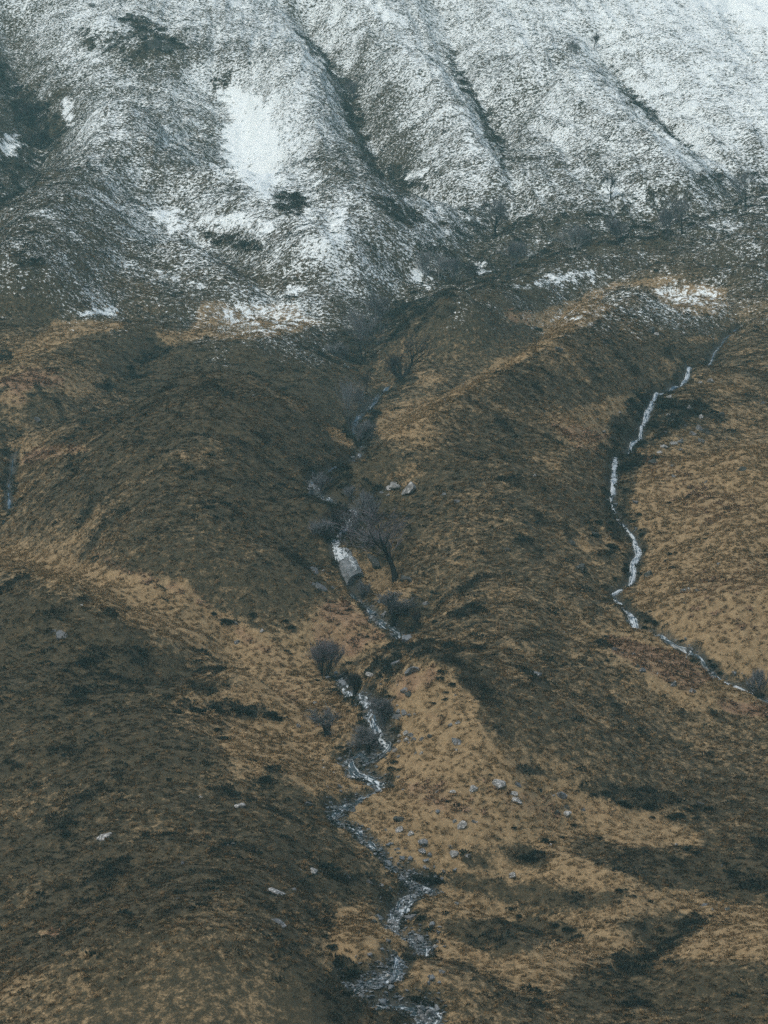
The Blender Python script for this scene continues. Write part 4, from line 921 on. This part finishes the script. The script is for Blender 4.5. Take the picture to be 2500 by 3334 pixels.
# u, v foot, v top, crown width (px), stems, trunk share, lean, spread, density, trunk radius (m), bark, twigs, kind, label
TREES = [
 (1288,1894,1655,215,1,.62,.02,.62,2.4,.17,'dark','purple','birch_tree','big spreading bare birch with a forked trunk, right of the waterfall'),
 (1322,1224,1078,130,1,.62,.10,.60,1.0,.24,'dark','dark','bare_tree','tall dark bare tree with a thick trunk, right of a leaning stump'),
 (1308,1236,1145,70,2,.60,-.42,.55,.4,.22,'dark','dark','bare_tree','short dark forked tree leaning left beside a taller dark tree'),
 (1182,1182,992,130,2,.66,0,.42,2.4,.12,'dark','grey','bare_tree','tall hazy grey multi-stemmed tree in the upper ravine'),
 (1238,1078,960,110,1,.66,.03,.52,1.0,.08,'grey','grey','bare_tree','faint thin grey tree highest in the ravine, against snow patches'),
 (1130,1176,1120,70,2,.6,-.8,.5,.9,.07,'pale','pale','bare_tree','pale dead low tree leaning left on the ravine bank'),
 (1142,1402,1228,100,3,.62,-.04,.40,2.6,.10,'grey','grey','bare_tree','dense grey bushy tree on the stream bank left of a golden patch'),
 (1188,1312,1202,30,1,.85,.06,.35,.8,.08,'dark','dark','bare_tree','slim dark ivy-clad stem beside the dense grey bushy tree'),
 (1172,1450,1370,66,2,.6,0,.45,2.0,.07,'dark','grey','bare_tree','small grey bare tree standing over the stream above the ravine bend'),
 (1111,1755,1655,74,2,.66,0,.40,2.2,.09,'dark','dark','bare_tree','slender dark tree at the very top edge of the waterfall'),
 (1137,1778,1655,60,1,.7,0,.42,1.6,.08,'grey','grey','bare_tree','slim grey tree right of the waterfall lip'),
 (1137,1640,1580,36,1,.7,0,.4,1.2,.06,'grey','grey','bare_tree','small upright grey tree in the dark gully above the waterfall'),
 (1189,1702,1594,76,3,.62,0,.42,2.2,.07,'grey','grey','bare_tree','bushy grey tree beside the white water above the waterfall'),
 (1043,1624,1540,66,1,.62,0,.6,1.2,.07,'grey','grey','bare_tree','small spreading grey tree before the upper wet rock face'),
 (1059,1756,1690,66,4,.5,0,.5,2.2,.05,'dark','grey','bare_bush','dark bushy shrub left of the waterfall lip'),
 (1025,1758,1702,32,1,.75,-.08,.4,.8,.05,'grey','grey','bare_bush','thin grey sapling farthest left above the waterfall'),
 (1209,1774,1728,56,4,.5,0,.5,2.2,.05,'grey','grey','bare_bush','low grey bush between the waterfall and the big birch'),
 (1275,2030,1936,110,2,.60,.25,.50,1.2,.12,'dark','grey','bare_tree','dark low tree leaning right over the stream below the big birch'),
 (1359,2046,1990,26,1,.95,0,.3,.3,.24,'dark','dark','tree_stump','thick dark broken tree stump right of the stream'),
 (1181,1946,1890,40,4,.5,0,.4,1.8,.04,'grey','grey','bare_bush','small grey bush on the bank below the waterfall'),
 (1056,2202,2085,96,4,.6,0,.45,2.8,.08,'dark','purple','bare_tree','round purple-grey twiggy tree on the golden grass left of the stream'),
 (1154,2268,2187,62,1,.62,-.10,.5,2.0,.10,'dark','dark','bare_tree','small dark tree beside the little fall in the middle stream'),
 (1257,2364,2270,72,2,.62,0,.45,2.0,.07,'grey','grey','bare_tree','slender grey tree right of the middle stream cascade'),
 (1068,2398,2300,92,1,.60,-.02,.75,.7,.24,'dark','grey','gnarled_tree','gnarled dark tree with twisted thick limbs on the golden grass'),
 (1169,2444,2388,56,1,.5,-.10,.65,2.4,.10,'dark','grey','bare_tree','left of two small round bare trees by the stream'),
 (1204,2441,2362,68,1,.5,-.25,.65,2.4,.12,'dark','grey','bare_tree','right of two small round bare trees by the stream, leaning left'),
 (2471,2272,2176,62,2,.62,.02,.5,2.0,.08,'dark','grey','bare_tree','small dark bare tree near the right edge below the tan slope'),
 (2233,2145,2104,16,1,.9,.05,.4,.4,.10,'pale','pale','tree_stump','pale dead stump standing in the right-hand stream bed'),
 (1989,648,555,62,1,.58,.04,.55,1.3,.14,'dark','dark','bare_tree','dark solitary tree standing on a white snow patch'),
 (1610,774,642,96,1,.55,-.04,.6,3.0,.16,'dark','grey','bare_tree','dense dark round-crowned tree in the snowy gully right of centre'),
 (1874,814,730,110,3,.55,0,.6,1.1,.08,'pale','pale','bare_tree','pale open-branched tree on the crest of the brown ridge'),
 (2219,764,630,84,1,.68,-.03,.42,1.8,.11,'dark','grey','bare_tree','tall grey tree beside a diagonal snow strip on the ridge'),
 (2168,772,672,60,2,.68,0,.38,1.8,.08,'grey','grey','bare_tree','pair-stemmed grey tree left of the tallest tree on the ridge'),
 (2420,684,556,84,1,.62,0,.5,2.2,.10,'dark','grey','bare_tree','hazy grey tree at the far right edge of the snow line'),
 (2016,792,712,70,2,.62,0,.45,1.8,.07,'grey','grey','bare_tree','faint grey tree in the dark heather left of the ridge pair'),
 (1387,900,815,50,3,.66,0,.35,1.2,.07,'pale','pale','bare_tree','leftmost pale slim tree in the grove at the ravine head'),
 (1430,915,822,46,2,.68,.06,.35,1.2,.07,'pale','pale','bare_tree','second pale slim tree in the grove at the ravine head'),
 (1474,914,836,50,2,.64,0,.4,1.8,.06,'grey','grey','bare_tree','grey tree in the middle of the grove at the ravine head'),
 (1550,930,844,50,1,.64,-.04,.5,1.3,.10,'dark','dark','bare_tree','dark tree before a snow patch at the right of the grove'),
 (1669,878,786,84,2,.6,0,.5,1.6,.07,'pale','grey','bare_tree','pale grey spreading tree on the slope right of the grove'),
 (1932,158,104,32,1,.62,0,.5,1.4,.10,'dark','dark','bare_tree','small dark tree high on the snow beside a gully'),
 (1858,184,126,26,1,.68,0,.4,1.0,.08,'grey','grey','bare_tree','left of two tiny trees high on the snow'),
 (1874,184,134,22,1,.68,.08,.4,1.0,.07,'grey','grey','bare_tree','right of two tiny trees high on the snow'),
 (100,404,314,90,3,.55,0,.5,2.4,.12,'dark','dark','bare_tree','dark bushy tree in the deep snowy gully at far left'),
 (130,486,420,70,3,.55,0,.5,2.4,.10,'dark','dark','bare_tree','lower dark bushy tree in the deep gully at far left'),
 (1150,330,252,40,2,.6,0,.45,1.6,.08,'grey','grey','bare_tree','small grey tree in the dark central snow gully'),
]
tpos = hit([t[0] for t in TREES], [t[1] for t in TREES])
for i, (t, P) in enumerate(zip(TREES, tpos)):
    u, v, vt, cw, stems, tf, lean, spr, den, rad, bark, tw, kind, label = t; rad *= 1.3
    k = px_m(P); H = (v - vt) / k; Wd = cw / k
    tr, cr = grow(500 + i * 7, H, Wd, stems, tf, lean, spr, den, rad, .34 if kind == 'gnarled_tree' else .17, 1.0, .45 if kind in ('birch_tree',) else .35 if stems == 1 else .2)
    root = bpy.data.objects.new(kind, None); COL.objects.link(root); root.location = P
    tag(root, label, 'tree' if 'tree' in kind and kind != 'tree_stump' else 'stump' if kind == 'tree_stump' else 'bush', 'bare trees along the ravine and snow line')
    link('trunk', new_mesh('trunk', tr.v, tr.f, M_bark[bark], True), root)
    link('crown', new_mesh('crown', cr.v, cr.f, M_twig[tw]), root)

# ------------------------------------------------------------------ single dark bushes
def bush_mesh(seed):
    r = random.Random(seed); V = []; Fc = []
    lobes = [(r.gauss(0, .22), r.gauss(0, .2), r.uniform(.10, .30), r.uniform(.22, .38)) for _ in range(6)]
    for k in range(420):
        lx, ly, lz, lr = r.choice(lobes)
        d = Vector((r.gauss(0, 1), r.gauss(0, 1), r.gauss(.25, 1))).normalized()
        c = Vector((lx, ly, lz)) + d * (lr * r.uniform(.65, 1.05))
        if c.z < -.05: continue
        a = d.orthogonal().normalized(); a.rotate(Matrix.Rotation(r.uniform(0, 6.28), 3, d)); e = (d + Vector((0, 0, .6))).normalized()
        s = r.uniform(.035, .075); i = len(V)
        V += [c - a * s, c + a * s, c + e * s * 2.6]; Fc.append((i, i + 1, i + 2))
    return new_mesh('bush', V, Fc, M_bush)
BUSH = [bush_mesh(60 + i) for i in range(6)]
B8 = lambda l: [(1400 + .6028 * a, 2450 + .6028 * b, .6028 * c) for a, b, c in l]
BM = lambda l: [(950 + .3315 * a, 2000 + .3315 * b, .3315 * c) for a, b, c in l]
BR = lambda l: [(1900 + .3617 * a, 1600 + .3617 * b, .3617 * c) for a, b, c in l]
BQ = lambda oy, ox, l: [(ox + .7535 * a, oy + .7535 * b, .7535 * c) for a, b, c in l]
BUSHES = (B8([(95,260,35),(155,280,50),(245,330,20),(330,118,30),(590,200,25),(450,405,40),(370,465,25),(620,470,60),(665,480,50),(720,455,40),(780,390,45),(910,460,30),(500,560,70),(560,570,70),(790,205,35),(880,225,45),(950,210,60),(1030,270,70),(1075,285,60),(1160,290,70),(1190,348,35),(1310,350,70),(1380,300,60),(1430,290,60),(1330,330,70),(1500,300,60),(1420,535,50),(1380,520,40),(1550,535,20),(1590,598,40),(1445,655,40),(1030,740,60),(1090,770,50),(1190,800,30),(770,955,40),(730,950,50),(680,930,40),(435,840,60),(480,880,40),(90,860,50),(1520,880,25),(15,660,40),(50,690,50),(960,915,20)])
 + BM([(570,470,60),(520,490,50),(650,195,50),(730,215,50),(730,290,35),(895,240,30),(420,905,50),(490,780,60),(250,645,50),(990,1120,60),(1040,1140,50),(430,1220,40),(460,1300,90),(510,1340,90),(570,1310,80),(590,1380,50),(820,1230,70),(290,1160,50),(1000,1450,90),(980,1510,80),(1070,1520,70),(690,1510,80),(540,1470,50),(700,1460,50),(1380,870,50),(1500,830,60),(1320,680,40),(1440,620,100),(1480,560,100),(1580,680,90),(1500,760,60),(960,800,90),(1020,810,60),(400,30,50),(1400,70,80)])
 + BR([(780,95,50),(835,50,30),(870,90,20),(1270,185,40),(1230,230,22),(1110,380,45),(1105,420,40),(1025,430,35),(880,520,45),(965,505,35),(780,560,60),(830,550,50),(760,620,60),(810,680,60),(120,270,90),(230,330,80),(240,280,80),(100,390,60),(510,200,60),(450,260,60),(530,380,60),(350,560,50),(130,565,45),(220,560,40),(380,650,80),(350,700,90),(270,780,60),(570,1160,70),(630,1170,60),(560,1220,60),(600,1075,40),(880,1340,50),(200,1520,50),(1180,1560,80),(1140,1520,50),(1230,1630,60),(1120,1620,60),(960,1520,50),(1040,1510,60),(1500,1740,70),(1610,1830,60)])
 + BQ(1668, 0, [(1165,870,60),(1210,885,60),(860,850,70),(920,840,70),(1010,850,60),(1080,862,60),(760,855,40),(780,930,25),(930,935,40),(960,975,60),(290,680,40),(1230,465,30),(1090,440,40),(920,435,30),(990,470,60),(1255,495,35)])
 + BQ(2501, 0, [(280,250,50),(290,285,50),(1160,45,70),(1340,145,40),(725,45,30),(1290,228,25),(440,800,20),(1400,720,50),(1430,770,50),(1530,880,80),(1480,890,70)])
 + BQ(2501, 1250, [(200,480,60),(150,470,60),(170,640,50),(200,690,60),(130,990,60),(180,1010,60),(240,490,40),(770,1070,30),(935,945,25)])
 + BQ(834, 0, [(780,365,14),(640,420,36),(560,480,36),(470,560,40)]))
bpos = hit([q[0] for q in BUSHES], [q[1] + q[2] * .22 for q in BUSHES]); ent = []
for i, (q, P) in enumerate(zip(BUSHES, bpos)):
    k = px_m(P); w = q[2] / k * 1.05; r = random.Random(i)
    o = link('heather_bush', BUSH[i % 6]); o.location = Vector(P) - Vector((0, 0, .05 * w))
    o.rotation_euler = (0, 0, r.uniform(0, 6.28)); o.scale = (w, w * r.uniform(.8, 1.1), w * r.uniform(.5, .7))
    tag(o, '', 'bush', 'dark heather bushes on the hillside')
    ent.append((o, q[0], q[1], ('large ' if w > 1.3 else 'small ' if w < .8 else '') + 'dark'))
autolabel(ent, 'heather bush')

# ------------------------------------------------------------------ heather, grass and bracken cover (nobody could count it)
def heather_tuft(seed, n=46):
    r = random.Random(seed); V = []; Fc = []
    for k in range(n):
        a = r.uniform(0, 6.28); rad = .5 * math.sqrt(r.random()); hgt = .42 * (1 - (rad / .55) ** 2) * r.uniform(.55, 1.1)
        c = Vector((rad * math.cos(a), rad * math.sin(a), hgt * .7)); d = Vector((c.x, c.y, .45)).normalized()
        s = r.uniform(.045, .085); o = d.orthogonal().normalized(); o.rotate(Matrix.Rotation(r.uniform(0, 6.28), 3, d)); i = len(V)
        V += [c - o * s, c + o * s, c + d * s * 2.6]; Fc.append((i, i + 1, i + 2))
    return new_mesh('heather_tuft', V, Fc, M_heather)
def grass_tuft(seed, m, n=30, hgt=.42, wid=.022, droop=.5):
    r = random.Random(seed); V = []; Fc = []
    for k in range(n):
        a = r.uniform(0, 6.28); d = Vector((math.cos(a), math.sin(a), 0)); o = Vector((-d.y, d.x, 0)) * wid * r.uniform(.7, 1.3)
        b0 = d * r.uniform(0, .22); L = hgt * r.uniform(.5, 1.1); b1 = b0 + d * L * .35 + Vector((0, 0, L * .75)); b2 = b1 + d * L * droop * r.uniform(.6, 1.4) + Vector((0, 0, L * r.uniform(-.35, .2)))
        i = len(V); V += [b0 - o, b0 + o, b1 + o, b1 - o, b2]; Fc += [(i, i + 1, i + 2, i + 3), (i + 3, i + 2, i + 4)]
    return new_mesh('grass_tuft', V, Fc, m)

def scatter(name, label, cat, protos, P, N, yaw, scale, tint, alt, pick, frost=None):
    me = bpy.data.meshes.new(name); me.vertices.add(len(P)); me.vertices.foreach_set('co', P.astype(np.float32).ravel())
    ry = np.zeros((len(P), 3), np.float32)
    ry[:, 0] = np.arcsin(np.clip(-N[:, 1], -1, 1)) * .7; ry[:, 1] = np.arcsin(np.clip(N[:, 0], -1, 1)) * .7; ry[:, 2] = yaw
    # yaw first, then lay on the slope
    for nme, kind, arr in (('rot', 'FLOAT_VECTOR', ry), ('scl', 'FLOAT_VECTOR', scale), ('tint', 'FLOAT', tint), ('alt', 'FLOAT', alt), ('frost', 'FLOAT', np.zeros(len(P)) if frost is None else frost)):
        a = me.attributes.new(nme, kind, 'POINT'); a.data.foreach_set('vector' if kind == 'FLOAT_VECTOR' else 'value', np.ascontiguousarray(arr, dtype=np.float32).ravel())
    a = me.attributes.new('pick', 'INT', 'POINT'); a.data.foreach_set('value', pick.astype(np.int32))
    o = link(name, me); o['kind'] = 'stuff'; o['label'] = label; o['category'] = cat
    ng = bpy.data.node_groups.new(name, 'GeometryNodeTree')
    ng.interface.new_socket('Geometry', in_out='INPUT', socket_type='NodeSocketGeometry')
    ng.interface.new_socket('Geometry', in_out='OUTPUT', socket_type='NodeSocketGeometry')
    N_ = ng.nodes; Lk = ng.links
    gi = N_.new('NodeGroupInput'); go = N_.new('NodeGroupOutput')
    g2i = N_.new('GeometryNodeGeometryToInstance')
    for pm in reversed(protos):
        po = bpy.data.objects.new(pm.name, pm)
        oi = N_.new('GeometryNodeObjectInfo'); oi.inputs['Object'].default_value = po; oi.inputs['As Instance'].default_value = True
        Lk.new(oi.outputs['Geometry'], g2i.inputs[0])
    iop = N_.new('GeometryNodeInstanceOnPoints'); iop.inputs['Pick Instance'].default_value = True
    m2p = N_.new('GeometryNodeMeshToPoints'); Lk.new(gi.outputs[0], m2p.inputs[0]); Lk.new(m2p.outputs[0], iop.inputs['Points'])
    Lk.new(g2i.outputs[0], iop.inputs['Instance'])
    def na(nme, t):
        n = N_.new('GeometryNodeInputNamedAttribute'); n.data_type = t; n.inputs[0].default_value = nme; return n.outputs[0]
    Lk.new(na('pick', 'INT'), iop.inputs['Instance Index'])
    e2r = N_.new('FunctionNodeEulerToRotation'); Lk.new(na('rot', 'FLOAT_VECTOR'), e2r.inputs[0]); Lk.new(e2r.outputs[0], iop.inputs['Rotation'])
    Lk.new(na('scl', 'FLOAT_VECTOR'), iop.inputs['Scale'])
    Lk.new(iop.outputs[0], go.inputs[0])
    md = o.modifiers.new('cover', 'NODES'); md.node_group = ng
    return o

def candidates(dens_r, dens, seed):
    """random ground points with the given density per square metre over distance, inside the view plus a margin"""
    r = np.random.default_rng(seed); edges = np.linspace(256, 955, 120); xs = []; ys = []
    half = math.tan(math.radians(7.4))
    for a, b in zip(edges[:-1], edges[1:]):
        m = (a + b) / 2; n = int((b - a) * 2 * half * m * np.interp(m, dens_r, dens))
        y = r.uniform(a, b, n); ys.append(y); xs.append(r.uniform(-half, half, n) * y)
    x = np.concatenate(xs); y = np.concatenate(ys); zz = hgrid(x, y)
    u, v = project(x, y, zz); k = (v > -80) & (v < 3420)
    return x[k], y[k], zz[k], r
PROTO_H = [heather_tuft(200 + i) for i in range(4)]
PROTO_G = [grass_tuft(300 + i, M_grass) for i in range(4)]
PROTO_B = [grass_tuft(400 + i, M_bracken, 22, .45, .05, .9) for i in range(3)]

x, y, zz, r = candidates([260, 400, 600, 900], [5.6, 4.4, 2.8, 2.0], 21)
G, B, S, D = cover(x, y, zz)
n1 = fbm(x, y, 2.6, 2, 131); n0 = fbm(x, y, 7.0, 2, 151)
g2 = np.clip(G + .40 * n1 + .22 * n0, 0, 1)
prob = np.clip(1.10 - 1.6 * g2, 0.03, 1)
prob *= np.clip(1.20 - .95 * S + .45 * n1, .03, 1) * np.where(S > .93, .12, 1)
prob = np.maximum(prob, D * .5)
k = (r.random(len(x)) < prob) & (wet(x, y) > .85)
x, y, zz, S, D, n1, n0, G = x[k], y[k], zz[k], S[k], D[k], n1[k], n0[k], G[k]
m = len(x); big = (r.random(m) < np.clip(.012 + .20 * np.clip(fbm(x, y, 4.5, 2, 231) - .12, 0, 1), 0, 1)) & (S < .5)
base_s = (.30 + .38 * r.random(m) ** 2) * (1 + 1.1 * D) * (1 + .25 * np.clip(n1, -1, 1)) * np.where(big, r.uniform(1.6, 2.6, m), 1); base_s = np.minimum(base_s, 1.15)
scl = np.stack([base_s * r.uniform(.9, 1.35, m), base_s * r.uniform(.9, 1.3, m), base_s * r.uniform(.75, 1.15, m) * (1 + .15 * D)], 1)
tint = np.clip(.42 + .35 * n0 + .45 * fbm(x, y, 22, 2, 251) + .20 * r.standard_normal(m) + .25 * G, 0, 1)
scatter('heather', 'low brown and dark green heather covering the hillside', 'heather', PROTO_H, np.stack([x, y, zz - .03], 1), hnormal(x, y), r.uniform(0, 6.28, m), scl, tint, np.maximum(np.maximum(np.clip(D * 1.1 - .1, 0, 1) * r.uniform(.3, 1, m), np.clip(S * 1.6, 0, .8)), np.where(big, r.uniform(.7, 1, m), 0)), r.integers(0, 4, m), np.clip(S * 1.0 + .25 * r.standard_normal(m) - .1, 0, 1) * (S > .06))
print('heather', m)

x, y, zz, r = candidates([260, 400, 600, 900], [7.5, 6.0, 2.8, .8], 22)
G, B, S, D = cover(x, y, zz)
n1 = fbm(x, y, 2.6, 2, 131); n0 = fbm(x, y, 6.0, 2, 171)
prob = np.clip(G * 1.25 + .5 * n1 - .04 * (G < .35), .02, 1) * np.clip(1.2 - 1.1 * S, .02, 1) * (1 - .9 * D) * (1 - .55 * B)
k = (r.random(len(x)) < prob) & (wet(x, y) > .85)
x, y, zz, G, B, n0, S = x[k], y[k], zz[k], G[k], B[k], n0[k], S[k]; m = len(x)
bs = .40 + .55 * r.random(m) ** 1.5; scl = np.stack([bs * 1.1, bs * 1.1, bs * r.uniform(.6, 1.0, m)], 1)
tint = np.clip(.5 + .55 * n0 + .2 * r.standard_normal(m) - .75 * sstep(.55, .2, G), 0, np.where(G < .35, .5, 1))
scatter('grass', 'tawny dead grass in tussocks over the lower slopes', 'grass', PROTO_G, np.stack([x, y, zz - .02], 1), hnormal(x, y), r.uniform(0, 6.28, m), scl, tint, np.clip(B * .8 + .25 * n0, 0, 1), r.integers(0, 4, m), np.clip(S + .2 * r.standard_normal(m) - .1, 0, 1) * (S > .06))
print('grass', m)

x, y, zz, r = candidates([260, 400, 600, 900], [4, 3.4, 1.6, .2], 23)
G, B, S, D = cover(x, y, zz); n0 = fbm(x, y, 4.0, 2, 191)
k = (r.random(len(x)) < np.clip(B * .8 + .6 * n0 - .12, 0, 1) * (B > .05)) & (wet(x, y) > .85)
x, y, zz, n0 = x[k], y[k], zz[k], n0[k]; m = len(x)
bs = .55 + .55 * r.random(m); scl = np.stack([bs, bs, bs * .8], 1)
scatter('bracken', 'rust brown dead bracken fronds on the grassy slopes', 'bracken', PROTO_B, np.stack([x, y, zz - .02], 1), hnormal(x, y), r.uniform(0, 6.28, m), scl, np.clip(.5 + .4 * n0 + .25 * r.standard_normal(m), 0, 1), np.zeros(m), r.integers(0, 3, m))
print('bracken', m)

# ------------------------------------------------------------------ the air
def haze_box():
    x0, x1, y0, y1, z0, z1 = -660, 660, -90, 2150, -45, 640
    V = [(x, y, zz) for x in (x0, x1) for y in (y0, y1) for zz in (z0, z1)]
    Fc = [(0, 1, 3, 2), (4, 6, 7, 5), (0, 4, 5, 1), (2, 3, 7, 6), (0, 2, 6, 4), (1, 5, 7, 3)]
    m = bpy.data.materials.new('haze_air'); m.use_nodes = True; nt = m.node_tree; nt.nodes.clear()
    out = nt.nodes.new('ShaderNodeOutputMaterial'); pv = nt.nodes.new('ShaderNodeVolumePrincipled')
    pv.inputs['Color'].default_value = (.46, .90, .84, 1); pv.inputs['Density'].default_value = HAZE; pv.inputs['Anisotropy'].default_value = 0.2
    nt.links.new(pv.outputs[0], out.inputs['Volume'])
    o = link('haze', new_mesh('haze', V, Fc, m)); o['kind'] = 'stuff'; o['label'] = 'thin grey-blue haze filling the valley air'; o['category'] = 'haze'
HAZE = 0.00025
if HAZE: haze_box()
